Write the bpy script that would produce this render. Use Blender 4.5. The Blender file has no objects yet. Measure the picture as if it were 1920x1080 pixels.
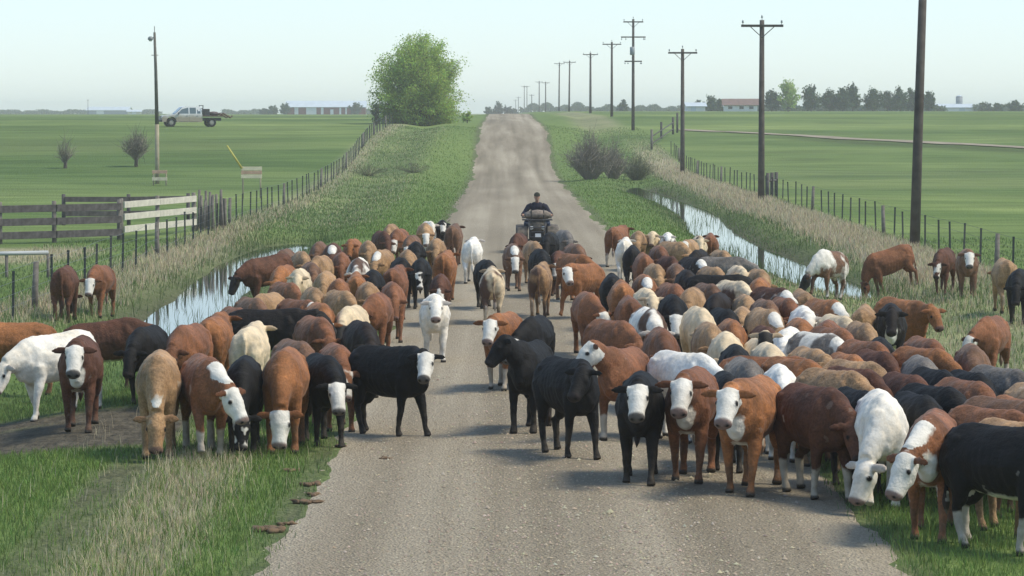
import bpy, bmesh, math, random
import numpy as np
from mathutils import Vector, Matrix, Euler, noise as mnoise

# ------------------------------------------------------------------ camera, sky, sun, exposure
scene = bpy.context.scene
C = scene.collection
R = math.radians
F = 6000.0                      # focal length in photo pixels (photo is 1920 wide)
CAMZ = 4.3
cam_d = bpy.data.cameras.new('camera')
cam_d.sensor_fit = 'HORIZONTAL'; cam_d.sensor_width = 36.0
cam_d.lens = 36.0 * F / 1920.0
cam_d.clip_start = 0.5; cam_d.clip_end = 12000.0
cam = bpy.data.objects.new('camera', cam_d)
cam.location = (0, 0, CAMZ)
cam.rotation_euler = (R(90) - math.atan(327.0 / F), 0, -math.atan(15.0 / F))
C.objects.link(cam); scene.camera = cam

SUN_EL, SUN_AZ = R(54), R(96)   # azimuth clockwise from +Y (the direction of view): sun to the right, a little behind the camera
world = bpy.data.worlds.new('World'); scene.world = world
world.use_nodes = True
wn = world.node_tree; wn.nodes.clear()
wo = wn.nodes.new('ShaderNodeOutputWorld'); wb = wn.nodes.new('ShaderNodeBackground')
sky = wn.nodes.new('ShaderNodeTexSky'); sky.sky_type = 'NISHITA'; sky.sun_disc = False
sky.sun_elevation = SUN_EL; sky.sun_rotation = SUN_AZ
sky.altitude = 700; sky.air_density = 1.0; sky.dust_density = 0.5; sky.ozone_density = 1.2
wb.inputs['Strength'].default_value = 0.145
tint = wn.nodes.new('ShaderNodeMix'); tint.data_type = 'RGBA'; tint.blend_type = 'MULTIPLY'; tint.inputs[0].default_value = 1.0; tint.inputs[7].default_value = (.81, .925, 1.03, 1)   # white balance of the hazy sky
gam = wn.nodes.new('ShaderNodeGamma'); gam.inputs['Gamma'].default_value = .60      # thin high haze: evens out the sky from horizon to zenith
wn.links.new(sky.outputs[0], gam.inputs[0]); wn.links.new(gam.outputs[0], tint.inputs[6]); wn.links.new(tint.outputs[2], wb.inputs[0]); wn.links.new(wb.outputs[0], wo.inputs[0])
sun_d = bpy.data.lights.new('sun', 'SUN'); sun_d.energy = 1.5; sun_d.angle = R(18.0); sun_d.color = (1.0, 0.91, 0.74)
sun = bpy.data.objects.new('sun', sun_d); C.objects.link(sun)
sdir = Vector((math.sin(SUN_AZ) * math.cos(SUN_EL), math.cos(SUN_AZ) * math.cos(SUN_EL), math.sin(SUN_EL)))
sun.rotation_euler = (-sdir).to_track_quat('-Z', 'Y').to_euler()
sun.location = (40, 20, 60)
vs = scene.view_settings
vs.view_transform = 'Standard'; vs.look = 'None'; vs.exposure = 1.36; vs.gamma = 1.0; vs.use_curve_mapping = False
scene.render.engine = 'CYCLES'
cy = scene.cycles
cy.use_denoising = True; cy.max_bounces = 5; cy.diffuse_bounces = 2; cy.glossy_bounces = 2
cy.transmission_bounces = 3; cy.volume_bounces = 1; cy.transparent_max_bounces = 4
cy.caustics_reflective = False; cy.caustics_refractive = False
rng = np.random.default_rng(7); random.seed(7)

# ------------------------------------------------------------------ terrain as a function
RC = 0.77            # road centre line
RW = 2.98            # road half width
def ss(v, a, b):
    t = np.clip((np.asarray(v, float) - a) / (b - a), 0, 1); return t * t * (3 - 2 * t)
def smooth_interp(d, xs, zs):
    d = np.asarray(d, float); acc = 0
    for k in (-8, -4, 0, 4, 8): acc = acc + np.interp(d + k, xs, zs)
    return acc / 5
def z_road(d):  return smooth_interp(d, [0, 150, 205, 236, 257, 271, 286, 330, 400, 460, 600, 900, 1500, 9000], [0, 0, -.30, -.12, .45, 1.65, 2.90, 3.25, 3.62, 4.25, 4.1, 3.4, 3.4, 3.4])
def z_left(d):  return smooth_interp(d, [0, 160, 198, 220, 245, 290, 350, 500, 700, 9000], [0, 0, .5, 1.4, 2.3, 3.1, 3.6, 3.95, 4.05, 4.05])
def z_right(d): return smooth_interp(d, [0, 232, 270, 312, 374, 500, 700, 9000], [0, 0, 1.4, 2.7, 4.0, 4.5, 4.8, 4.8])
def wob(x, d, s):
    return (np.sin(x * .9 / s + d * .31 / s + 1.3) + np.sin(x * -.37 / s + d * .83 / s + .4) + .6 * np.sin(x * 1.7 / s - d * 1.31 / s + 2.1) + .4*np.sin(x*2.9/s + d*2.3/s)) / 3
XL, XR, WATER_Z = -7.75, 8.75, -0.5
def zt(x, d):
    x = np.asarray(x, float); d = np.asarray(d, float)
    u = x - RC; au = np.abs(u); left = u < 0
    side = np.where(left, z_left(d), z_right(d))
    depL = .30 + .42 * ss(d, 60, 72) * (1 - ss(d, 112, 124)); depR = .30 + .40 * ss(d, 76, 88) * (1 - ss(d, 190, 225))
    xl = XL + .35 * np.sin(d * .11); xr = XR + .45 * np.sin(d * .083 + 1.0)
    ditch = -depL * np.exp(-((x - xl) / 1.5) ** 2) - depR * np.exp(-((x - xr) / 1.5) ** 2)
    out = side + ditch + .05 * wob(x, d, 1.6) * ss(au, 3.4, 5) + .10 * wob(x, d, 9) * ss(au, 10, 16) * (1 - .8 * ss(d, 300, 500))
    rd = z_road(d) - .018 * np.minimum(au, 3.2) + .05
    t = ss(au, 2.9, 6.6)
    return rd * (1 - t) + out * t
def gz(x, d): return float(zt(x, d))
_rot = cam.rotation_euler.to_matrix()
def ray(px, py):
    v = _rot @ Vector(((px - 960) / F, (540 - py) / F, -1.0)); return v / v.y
_ts = np.concatenate([np.arange(22, 140, .1), np.arange(140, 700, .5), np.arange(700, 4000, 5)])
def place(px, py, h=0.0):
    """ground point below the point that stands h above the ground and shows at this pixel"""
    v = ray(px, py)
    f = CAMZ + v.z * _ts - h - zt(v.x * _ts, _ts)
    k = np.argmax(f <= 0) if (f <= 0).any() else len(_ts) - 1
    t = float(_ts[k]); return t * v.x, t, gz(t * v.x, t)
def at(px, d):
    x = ray(px, 213).x * d; return x, d, gz(x, d)

# ------------------------------------------------------------------ materials
def mat(name, color, rough=.8, noise_amt=.0, scale=5.0, bump=0.0, spec=.3, metal=0.0, coords='Object', c2=None):
    m = bpy.data.materials.new(name); m.use_nodes = True
    nt = m.node_tree; b = nt.nodes['Principled BSDF']
    b.inputs['Roughness'].default_value = rough; b.inputs['Metallic'].default_value = metal
    b.inputs['Specular IOR Level'].default_value = spec
    b.inputs['Base Color'].default_value = (*color, 1)
    if noise_amt or c2 or bump:
        tc = nt.nodes.new('ShaderNodeTexCoord'); n = nt.nodes.new('ShaderNodeTexNoise')
        n.inputs['Scale'].default_value = scale; n.inputs['Detail'].default_value = 6
        nt.links.new(tc.outputs[coords], n.inputs['Vector'])
        if noise_amt or c2:
            r = nt.nodes.new('ShaderNodeMix'); r.data_type = 'RGBA'
            lo = tuple(max(0, c * (1 - noise_amt)) for c in color); hi = tuple(c * (1 + noise_amt) for c in color)
            if c2: lo, hi = color, c2
            r.inputs[6].default_value = (*lo, 1); r.inputs[7].default_value = (*hi, 1)
            mp = nt.nodes.new('ShaderNodeMapRange'); mp.inputs[1].default_value = .3; mp.inputs[2].default_value = .7
            nt.links.new(n.outputs[0], mp.inputs[0]); nt.links.new(mp.outputs[0], r.inputs[0])
            nt.links.new(r.outputs[2], b.inputs['Base Color'])
        if bump:
            bp = nt.nodes.new('ShaderNodeBump'); bp.inputs['Strength'].default_value = bump; bp.inputs['Distance'].default_value = .02
            nt.links.new(n.outputs[0], bp.inputs['Height']); nt.links.new(bp.outputs[0], b.inputs['Normal'])
    return m
def leaf_mat(name, color, var=.35, transl=.35, scale=.7):
    m = bpy.data.materials.new(name); m.use_nodes = True
    nt = m.node_tree; nt.nodes.clear(); N = nt.nodes.new; L = nt.links.new
    o = N('ShaderNodeOutputMaterial'); mx = N('ShaderNodeMixShader'); d = N('ShaderNodeBsdfDiffuse'); t = N('ShaderNodeBsdfTranslucent')
    at_ = N('ShaderNodeAttribute'); at_.attribute_name = 'col'
    mul = N('ShaderNodeMix'); mul.data_type = 'RGBA'; mul.blend_type = 'MULTIPLY'; mul.inputs[0].default_value = 1
    mul.inputs[6].default_value = (*color, 1)
    L(at_.outputs['Color'], mul.inputs[7]); L(mul.outputs[2], d.inputs[0]); L(mul.outputs[2], t.inputs[0])
    mx.inputs[0].default_value = transl
    L(d.outputs[0], mx.inputs[1]); L(t.outputs[0], mx.inputs[2]); L(mx.outputs[0], o.inputs[0])
    return m

# ------------------------------------------------------------------ mesh helpers
class MB:
    def __init__(s): s.v = []; s.f = []
    def add(s, vs_, fs):
        o = len(s.v); s.v += [tuple(v) for v in vs_]; s.f += [tuple(i + o for i in f) for f in fs]; return s
    def box(s, c, size, rot=None, taper=1.0):
        hx, hy, hz = size[0] / 2, size[1] / 2, size[2] / 2
        vs_ = []
        for z in (-1, 1):
            k = taper if z > 0 else 1
            for x, y in ((-1, -1), (1, -1), (1, 1), (-1, 1)): vs_.append(Vector((x * hx * k, y * hy * k, z * hz)))
        if rot is not None: vs_ = [rot @ v for v in vs_]
        c = Vector(c)
        return s.add([v + c for v in vs_], [(0, 3, 2, 1), (4, 5, 6, 7), (0, 1, 5, 4), (1, 2, 6, 5), (2, 3, 7, 6), (3, 0, 4, 7)])
    def tube(s, pts, rad, n=8, caps=True, flat=None):
        """pts list, rad float or list; flat: list of (w,h) overrides with a side axis"""
        pts = [Vector(p) for p in pts]; k = len(pts)
        if not isinstance(rad, (list, tuple)): rad = [rad] * k
        vs_ = []; fs = []; side = None
        for i, p in enumerate(pts):
            d = (pts[min(i + 1, k - 1)] - pts[max(i - 1, 0)])
            d = d.normalized() if d.length > 1e-9 else Vector((0, 0, 1))
            if side is None:
                a = Vector((0, 1, 0)) if abs(d.y) < .9 else Vector((1, 0, 0)); side = (a - d * a.dot(d)).normalized()
            else: side = (side - d * side.dot(d)).normalized()
            up = d.cross(side)
            w, h = (rad[i] if isinstance(rad[i], (tuple, list)) else (rad[i], rad[i]))
            for j in range(n):
                a = 2 * math.pi * j / n
                vs_.append(p + side * (w * math.cos(a)) + up * (h * math.sin(a)))
        for i in range(k - 1):
            for j in range(n):
                fs.append((i * n + j, i * n + (j + 1) % n, (i + 1) * n + (j + 1) % n, (i + 1) * n + j))
        if caps:
            fs.append(tuple(range(n))[::-1]); fs.append(tuple((k - 1) * n + j for j in range(n)))
        return s.add(vs_, fs)
    def prism(s, poly, y0, y1):
        """poly in x,z extruded along y"""
        n = len(poly)
        vs_ = [(x, y0, z) for x, z in poly] + [(x, y1, z) for x, z in poly]
        fs = [tuple(range(n)), tuple(range(n, 2 * n))[::-1]] + [(i, i + n, (i + 1) % n + n, (i + 1) % n) for i in range(n)]
        return s.add(vs_, fs)
    def ell(s, c, r, n=12, rot=None):
        m = n // 2; vs_ = []; fs = []
        for i in range(m + 1):
            t = math.pi * i / m
            for j in range(n):
                a = 2 * math.pi * j / n
                v = Vector((r[0] * math.sin(t) * math.cos(a), r[1] * math.sin(t) * math.sin(a), r[2] * math.cos(t)))
                if rot is not None: v = rot @ v
                vs_.append(v + Vector(c))
        for i in range(m):
            for j in range(n): fs.append((i * n + j, (i + 1) * n + j, (i + 1) * n + (j + 1) % n, i * n + (j + 1) % n))
        return s.add(vs_, fs)
    def mesh(s, name, smooth=False):
        me = bpy.data.meshes.new(name); me.from_pydata([tuple(v) for v in s.v], [], s.f); me.update()
        bm = bmesh.new(); bm.from_mesh(me); bmesh.ops.remove_doubles(bm, verts=bm.verts, dist=1e-5)
        bmesh.ops.recalc_face_normals(bm, faces=bm.faces); bm.to_mesh(me); bm.free()
        if smooth: me.polygons.foreach_set('use_smooth', [True] * len(me.polygons))
        return me
    def build(s, name, m, parent=None, smooth=False, bevel=0):
        me = s.mesh(name, smooth)
        if bevel:
            bm = bmesh.new(); bm.from_mesh(me)
            bmesh.ops.bevel(bm, geom=[e for e in bm.edges if len(e.link_faces) == 2 and e.calc_face_angle(0) > .5], offset=bevel, segments=2, affect='EDGES', profile=.6, clamp_overlap=True)
            bm.to_mesh(me); bm.free()
        return link(name, me, m, parent)
def link(name, me, m, parent=None):
    o = bpy.data.objects.new(name, me); C.objects.link(o)
    if m is not None and len(me.materials) == 0: me.materials.append(m)
    if parent is not None: o.parent = parent
    return o
def share(name, me, parent, loc, rz=0.0, scale=None):
    o = bpy.data.objects.new(name, me); C.objects.link(o); o.parent = parent; o.location = loc; o.rotation_euler = (0, 0, rz)
    if scale is not None: o.scale = scale
    return o
def thing(name, label, cat, loc=(0, 0, 0), rz=0.0, group=None):
    o = bpy.data.objects.new(name, None); C.objects.link(o); o.location = loc; o.rotation_euler = (0, 0, rz)
    return tag(o, label, cat, group)
def tag(o, label=None, cat=None, group=None, kind=None):
    if label: o['label'] = label
    if cat: o['category'] = cat
    if group: o['group'] = group
    if kind: o['kind'] = kind
    return o
def np_mesh(name, verts, faces, m, cols=None, kind=None, attrs=None):
    """verts (n,3), faces (k,3 or 4)"""
    me = bpy.data.meshes.new(name); n = len(verts); k, q = faces.shape
    me.vertices.add(n); me.vertices.foreach_set('co', np.asarray(verts, np.float32).ravel())
    me.loops.add(k * q); me.loops.foreach_set('vertex_index', faces.astype(np.int32).ravel())
    me.polygons.add(k); me.polygons.foreach_set('loop_start', np.arange(0, k * q, q, dtype=np.int32))
    try: me.polygons.foreach_set('loop_total', np.full(k, q, dtype=np.int32))
    except Exception: pass
    if cols is not None:
        a = me.color_attributes.new('col', 'FLOAT_COLOR', 'POINT')
        a.data.foreach_set('color', np.concatenate([cols, np.ones((n, 1))], 1).astype(np.float32).ravel())
    for nm, arr in (attrs or {}).items():
        a = me.color_attributes.new(nm, 'FLOAT_COLOR', 'POINT'); a.data.foreach_set('color', np.asarray(arr, np.float32).ravel())
    me.update(calc_edges=True); me.validate()
    o = link(name, me, m)
    if kind: o['kind'] = kind
    return o

# ------------------------------------------------------------------ zones of the ground (what grows where)
def hnoise(x, d, s, seed=0.0):
    """cheap smooth 2-D noise, 0..1"""
    x = np.asarray(x, float) / s + seed * 13.7; d = np.asarray(d, float) / s + seed * 7.3
    xi = np.floor(x); di = np.floor(d); fx = x - xi; fd = d - di
    fx = fx * fx * (3 - 2 * fx); fd = fd * fd * (3 - 2 * fd)
    def h(a, b):
        v = np.sin(a * 127.1 + b * 311.7 + seed) * 43758.5453; return v - np.floor(v)
    return (h(xi, di) * (1 - fx) + h(xi + 1, di) * fx) * (1 - fd) + (h(xi, di + 1) * (1 - fx) + h(xi + 1, di + 1) * fx) * fd
def fbm(x, d, s, seed=0.0): return .55 * hnoise(x, d, s, seed) + .3 * hnoise(x, d, s / 2.3, seed + 1) + .15 * hnoise(x, d, s / 5.1, seed + 2)
def zone_straw(x, d):
    n = fbm(x, d, 2.2, 3)
    bank_l = ss(x, -11.6, -10.3) * (1 - ss(x, -9.9, -8.7)) * ss(d, 62, 72) * (1 - .3 * ss(d, 110, 130)) * .8
    wide_l = ss(x, -10.5, -9.5) * (1 - ss(x, -6.0, -4.2)) * ss(d, 118, 130) * (1 - ss(d, 285, 300)) * .13
    bank_r = ss(x, 10.2, 11.2) * (1 - ss(x, 12.9, 13.8)) * ss(d, 70, 92) * (1 - ss(d, 230, 300))
    near_l = ss(x, -4.5, -3.9) * (1 - ss(x, -3.5, -2.8)) * (1 - ss(d, 39, 43)) * .55
    side_r = ss(x, 6.0, 7.5) * (1 - ss(x, 13, 14)) * (1 - ss(d, 84, 96)) * .42
    weeds = 1.5 * ss(x, -22, -19) * (1 - ss(x, -13.5, -12)) * ss(d, 90, 95) * (1 - ss(d, 101, 104)) * .6
    far_r = ss(x, 6.0, 9.0) * (1 - ss(x, 11, 13)) * ss(d, 300, 340) * (1 - ss(d, 500, 600)) * .5
    s = np.maximum.reduce([bank_l, wide_l, bank_r, near_l, side_r, far_r, weeds])
    return np.clip(s * (.45 + 1.1 * n), 0, 1)
def zone_mud(x, d):
    n = fbm(x, d, 1.6, 9)
    m = ss(x, -9.5, -8.0) * (1 - ss(x, -4.7, -4.1)) * ss(d, 40.6, 42.2) * (1 - ss(d, 45.5, 47.5)) * 1.7
    m2 = ss(x, -5.1, -4.7) * (1 - ss(x, -4.4, -3.9)) * (1 - ss(d, 38, 42)) * .9
    shore = np.exp(-((x - XR) / 1.6) ** 2) * ss(d, 80, 90) * (1 - ss(d, 195, 210)) * .9 + np.exp(-((x - XL) / 1.6) ** 2) * ss(d, 66, 74) * (1 - ss(d, 112, 122)) * .9
    rut = np.exp(-((np.abs(x - RC) - 3.1) / .22) ** 2) * .6
    bare = (fbm(x, d, 26, 21) > .72) * ss(np.abs(x - RC), 14, 20) * .25
    return np.clip(np.maximum.reduce([m * (.25 + 1.1 * n), m2 * (.3 + n), shore, rut * (.5 + n), bare * n]), 0, 1)
def zone_lush(x, d):
    au = np.abs(x - RC); n = fbm(x, d, 3.0, 5)
    pocket = (x < -4.9) * ss(d, 32, 34) * (1 - ss(d, 40, 42))
    return np.clip(np.maximum(ss(au, 2.9, 3.4) * (1 - ss(au, 5.2, 7.2)), pocket) * (.55 + .7 * n), 0, 1)

def track_line(x): return np.interp(x, [17, 19, 30, 44, 120], [312, 309, 290, 270, 200])
def zone_darker(x, d):
    """darker green in a band in front of the field track and one across the left field, and scattered patches"""
    sw = np.exp(-((d - track_line(x) + 7) / 5.0) ** 2) * ss(x, 20, 30) * (.6 + .5 * fbm(x, d, 8, 61))
    ll = np.exp(-((d - 243 - 8 * np.sin(x * .03)) / 14.0) ** 2) * ss(-x, 14, 22) * .32 * (.5 + fbm(x, d, 20, 62))
    spots = ss(fbm(x * .35, d, 4.5, 63), .63, .72) * ss(np.abs(x - RC), 14, 18) * .3
    return np.clip(np.maximum.reduce([sw, ll, spots]), 0, 1)
# ------------------------------------------------------------------ ground sheet
xs = np.concatenate([-np.geomspace(3000, 62, 24), np.arange(-60, -16, 1.5), np.arange(-16, 16.01, .25), np.arange(17.5, 60.1, 1.5), np.geomspace(62, 3000, 24)])
ds = np.concatenate([np.arange(-40, 24, 6.0), np.arange(26, 130, .4), np.arange(130, 400, 1.2), np.arange(400, 900, 8.0), np.geomspace(900, 4500, 40)])
def grid(xs, ds, f):
    X, D = np.meshgrid(xs, ds); Z = f(X, D)
    v = np.stack([X, D, Z], -1).reshape(-1, 3); nx = len(xs); ny = len(ds)
    i = (np.arange(ny - 1)[:, None] * nx + np.arange(nx - 1)[None]).ravel()
    return v, np.stack([i, i + 1, i + nx + 1, i + nx], 1)
def under(x, d):
    return zt(x, d) - .03 * (np.abs(x - RC) < 2.7)
gv, gf = grid(xs, ds, under)
gx, gd = gv[:, 0], gv[:, 1]
zone = np.stack([zone_straw(gx, gd), zone_mud(gx, gd), zone_lush(gx, gd), zone_darker(gx, gd)], 1)

def ground_material():
    m = bpy.data.materials.new('pasture'); m.use_nodes = True
    nt = m.node_tree; N = nt.nodes.new; L = nt.links.new; b = nt.nodes['Principled BSDF']
    b.inputs['Roughness'].default_value = .95; b.inputs['Specular IOR Level'].default_value = .1
    tc = N('ShaderNodeTexCoord')
    def ns(sc, det=4, stretch=None):
        n = N('ShaderNodeTexNoise'); n.inputs['Scale'].default_value = sc; n.inputs['Detail'].default_value = det
        if stretch:
            mp = N('ShaderNodeMapping'); mp.inputs['Scale'].default_value = stretch
            L(tc.outputs['Object'], mp.inputs['Vector']); L(mp.outputs[0], n.inputs['Vector'])
        else: L(tc.outputs['Object'], n.inputs['Vector'])
        return n.outputs[0]
    def rng_(o, a, b_):
        q = N('ShaderNodeMapRange'); q.inputs[1].default_value = a; q.inputs[2].default_value = b_; L(o, q.inputs[0]); return q.outputs[0]
    def mix(f, a, b_):
        x = N('ShaderNodeMix'); x.data_type = 'RGBA'
        if isinstance(f, float): x.inputs[0].default_value = f
        else: L(f, x.inputs[0])
        for i, c in ((6, a), (7, b_)):
            if isinstance(c, tuple): x.inputs[i].default_value = (*c, 1)
            else: L(c, x.inputs[i])
        return x.outputs[2]
    at_ = N('ShaderNodeAttribute'); at_.attribute_name = 'zone'
    sp = N('ShaderNodeSeparateColor'); L(at_.outputs['Color'], sp.inputs[0])
    big = rng_(ns(.05, 5, (.35, .8, 1)), .38, .62); mid = rng_(ns(.5, 6, (.22, 1.0, 1)), .32, .68); fine = rng_(ns(5.0, 5, (1.0, .5, 1)), .3, .7); vf = rng_(ns(26, 3), .3, .7)
    g = mix(big, G_A, G_B)
    mul_ = N('ShaderNodeMix'); mul_.data_type = 'RGBA'; mul_.blend_type = 'MULTIPLY'; mul_.inputs[0].default_value = 1.0; L(g, mul_.inputs[6]); L(mix(mid, (.72, .76, .70), (1.26, 1.20, 1.22)), mul_.inputs[7]); g = mul_.outputs[2]
    far_ = rng_(ns(.012, 4, (.25, 1.0, 1)), .42, .58); mul2 = N('ShaderNodeMix'); mul2.data_type = 'RGBA'; mul2.blend_type = 'MULTIPLY'; mul2.inputs[0].default_value = 1.0; L(g, mul2.inputs[6]); L(mix(far_, (.80, .84, .80), (1.18, 1.12, 1.10)), mul2.inputs[7]); g = mul2.outputs[2]
    lush = mix(fine, (.105, .160, .042), (.180, .245, .078))
    g = mix(sp.outputs[2], g, lush)
    fa = N('ShaderNodeAttribute'); fa.attribute_name = 'darker'
    g = mix(fa.outputs['Fac'], g, mix(fine, (.040, .062, .020), (.085, .105, .040)))  # darker green mixed into the bands and patches of this mask
    st = mix(fine, (.25, .22, .14), (.44, .39, .26))
    g = mix(sp.outputs[0], g, st)
    mud = mix(fine, (.055, .047, .036), (.125, .108, .082))
    g = mix(sp.outputs[1], g, mud)
    dk = N('ShaderNodeMix'); dk.data_type = 'RGBA'; dk.blend_type = 'MULTIPLY'; dk.inputs[0].default_value = .55
    L(g, dk.inputs[6])
    gr = mix(vf, (.55, .6, .5), (1.25, 1.25, 1.2)); L(gr, dk.inputs[7])
    L(dk.outputs[2], b.inputs['Base Color'])
    bp = N('ShaderNodeBump'); bp.inputs['Strength'].default_value = .9; bp.inputs['Distance'].default_value = .12
    L(ns(9, 5, (1, .6, 1)), bp.inputs['Height']); L(bp.outputs[0], b.inputs['Normal'])
    return m
G_A, G_B = (.095, .155, .045), (.170, .230, .078)
ground = np_mesh('ground', gv, gf, ground_material(), kind='structure', attrs={'zone': zone})
ra = ground.data.attributes.new('darker', 'FLOAT', 'POINT'); ra.data.foreach_set('value', zone[:, 3].astype(np.float32))
ground.data.polygons.foreach_set('use_smooth', [True] * len(ground.data.polygons))

# ------------------------------------------------------------------ gravel road
def road_material():
    m = bpy.data.materials.new('gravel'); m.use_nodes = True
    nt = m.node_tree; N = nt.nodes.new; L = nt.links.new; b = nt.nodes['Principled BSDF']
    b.inputs['Roughness'].default_value = .92; b.inputs['Specular IOR Level'].default_value = .15
    tc = N('ShaderNodeTexCoord')
    def ns(sc, det=4, stretch=None):
        n = N('ShaderNodeTexNoise'); n.inputs['Scale'].default_value = sc; n.inputs['Detail'].default_value = det
        if stretch:
            mp = N('ShaderNodeMapping'); mp.inputs['Scale'].default_value = stretch
            L(tc.outputs['Object'], mp.inputs['Vector']); L(mp.outputs[0], n.inputs['Vector'])
        else: L(tc.outputs['Object'], n.inputs['Vector'])
        return n.outputs[0]
    def ramp(o, stops):
        r = N('ShaderNodeValToRGB'); e = r.color_ramp.elements
        while len(e) < len(stops): e.new(.5)
        for k, (p, c) in enumerate(stops): e[k].position = p; e[k].color = (*c, 1)
        L(o, r.inputs[0]); return r.outputs[0]
    def mul(a, b_, f=1.0, mode='MULTIPLY'):
        x = N('ShaderNodeMix'); x.data_type = 'RGBA'; x.blend_type = mode; x.inputs[0].default_value = f
        L(a, x.inputs[6]); L(b_, x.inputs[7]); return x.outputs[2]
    # long streaks left by tyres along the road, blotches, and stones
    streak = ramp(ns(1.0, 3, (1.1, .006, 1)), [(.30, (.205, .176, .128)), (.5, (.300, .260, .196)), (.70, (.390, .345, .268))])
    blot = ramp(ns(.5, 5, (1, .10, 1)), [(.33, (.84, .82, .79)), (.66, (1.10, 1.09, 1.07))])
    c = mul(streak, blot)
    vo = N('ShaderNodeTexVoronoi'); vo.inputs['Scale'].default_value = 34; L(tc.outputs['Object'], vo.inputs['Vector'])
    bw = N('ShaderNodeSeparateColor'); L(vo.outputs['Color'], bw.inputs[0])
    st = ramp(bw.outputs[0], [(0, (.66, .64, .61)), (.45, (.95, .94, .92)), (.8, (1.08, 1.08, 1.06)), (1, (1.5, 1.48, 1.42))])
    c = mul(c, st, .5)
    fine = ramp(ns(60, 4), [(.3, (.75, .75, .75)), (.7, (1.25, 1.25, 1.25))])
    c = mul(c, fine, .8)
    L(c, b.inputs['Base Color'])
    bp = N('ShaderNodeBump'); bp.inputs['Strength'].default_value = .8; bp.inputs['Distance'].default_value = .03
    ad = N('ShaderNodeMath'); ad.operation = 'ADD'; L(vo.outputs['Distance'], ad.inputs[0]); L(ns(30, 4), ad.inputs[1])
    L(ad.outputs[0], bp.inputs['Height']); L(bp.outputs[0], b.inputs['Normal'])
    return m
rx = np.concatenate([[RC - 3.1, RC - 2.9, RC - 2.7], np.arange(RC - 2.5, RC + 2.51, .25), [RC + 2.7, RC + 2.9, RC + 3.1]])
rd_ = ds[(ds >= -40) & (ds < 900)]
rv, rf = grid(rx, rd_, lambda x, d: zt(x, d) + .012)
nx = len(rx)
rvv = rv.reshape(len(rd_), nx, 3)
for side, cols in ((-1, (0, 1)), (1, (nx - 1, nx - 2))):
    jit = (fbm(np.full(len(rd_), side * 5.0), rd_, 1.1, 31) - .5) * .55 + (fbm(np.full(len(rd_), side * 9.0), rd_, 7, 32) - .5) * .7
    rvv[:, cols[0], 0] = RC + side * (3.15 + jit); rvv[:, cols[1], 0] = RC + side * (2.92 + .8 * jit); rvv[:, cols[1], 2] = zt(rvv[:, cols[1], 0], rd_) + .010
    inner = 2 if side < 0 else nx - 3; rvv[:, inner, 0] = RC + side * 2.56; rvv[:, inner, 2] = zt(rvv[:, inner, 0], rd_) + .012
    rvv[:, cols[0], 0] = np.where(side < 0, np.minimum(rvv[:, cols[0], 0], rvv[:, cols[1], 0] - .06), np.maximum(rvv[:, cols[0], 0], rvv[:, cols[1], 0] + .06))
    rvv[:, cols[0], 2] = zt(rvv[:, cols[0], 0], rd_) - .03
road = np_mesh('road', rvv.reshape(-1, 3), rf, road_material(), kind='structure')
road.data.polygons.foreach_set('use_smooth', [True] * len(road.data.polygons))

# dirt track crossing the right-hand field
tx = np.linspace(17, 120, 80); tdm = np.interp(tx, [17, 19, 30, 44, 120], [312, 309, 290, 270, 200])
tv = []
for x, d in zip(tx, tdm):
    for k in (-1, 1):
        dd = d + k * (2.4 + .4 * math.sin(x * .7)); tv.append((x, dd, gz(x, dd) + .07))
tv = np.array(tv); i = np.arange(len(tx) - 1) * 2
track = np_mesh('dirt_track', tv, np.stack([i, i + 2, i + 3, i + 1], 1), mat('track_dirt', (.27, .23, .16), .95, .25, .6), kind='structure')

# standing water in the two ditches
def water_material():
    m = bpy.data.materials.new('ditch_water'); m.use_nodes = True
    nt = m.node_tree; b = nt.nodes['Principled BSDF']
    b.inputs['Base Color'].default_value = (.035, .036, .028, 1); b.inputs['Roughness'].default_value = .04; b.inputs['IOR'].default_value = 1.33
    tc = nt.nodes.new('ShaderNodeTexCoord'); n = nt.nodes.new('ShaderNodeTexNoise'); n.inputs['Scale'].default_value = 3.5; n.inputs['Detail'].default_value = 3
    bp = nt.nodes.new('ShaderNodeBump'); bp.inputs['Strength'].default_value = .02; bp.inputs['Distance'].default_value = .02
    nt.links.new(tc.outputs['Object'], n.inputs['Vector']); nt.links.new(n.outputs[0], bp.inputs['Height']); nt.links.new(bp.outputs[0], b.inputs['Normal'])
    return m
wm = water_material()
for nm, xc, d0, d1 in (('ditch_water', XL, 66, 120), ('ditch_water', XR, 80, 215)):
    wd = np.arange(d0, d1, 1.0); wx = np.array([-2.2, 0, 2.2])
    v, f = grid(wx, wd, lambda x, d: np.full(np.shape(x), WATER_Z))
    v[:, 0] += xc + (.35 * np.sin(v[:, 1] * .11) if xc < 0 else .45 * np.sin(v[:, 1] * .083 + 1.0))
    np_mesh(nm, v, f, wm, kind='structure')

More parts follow.
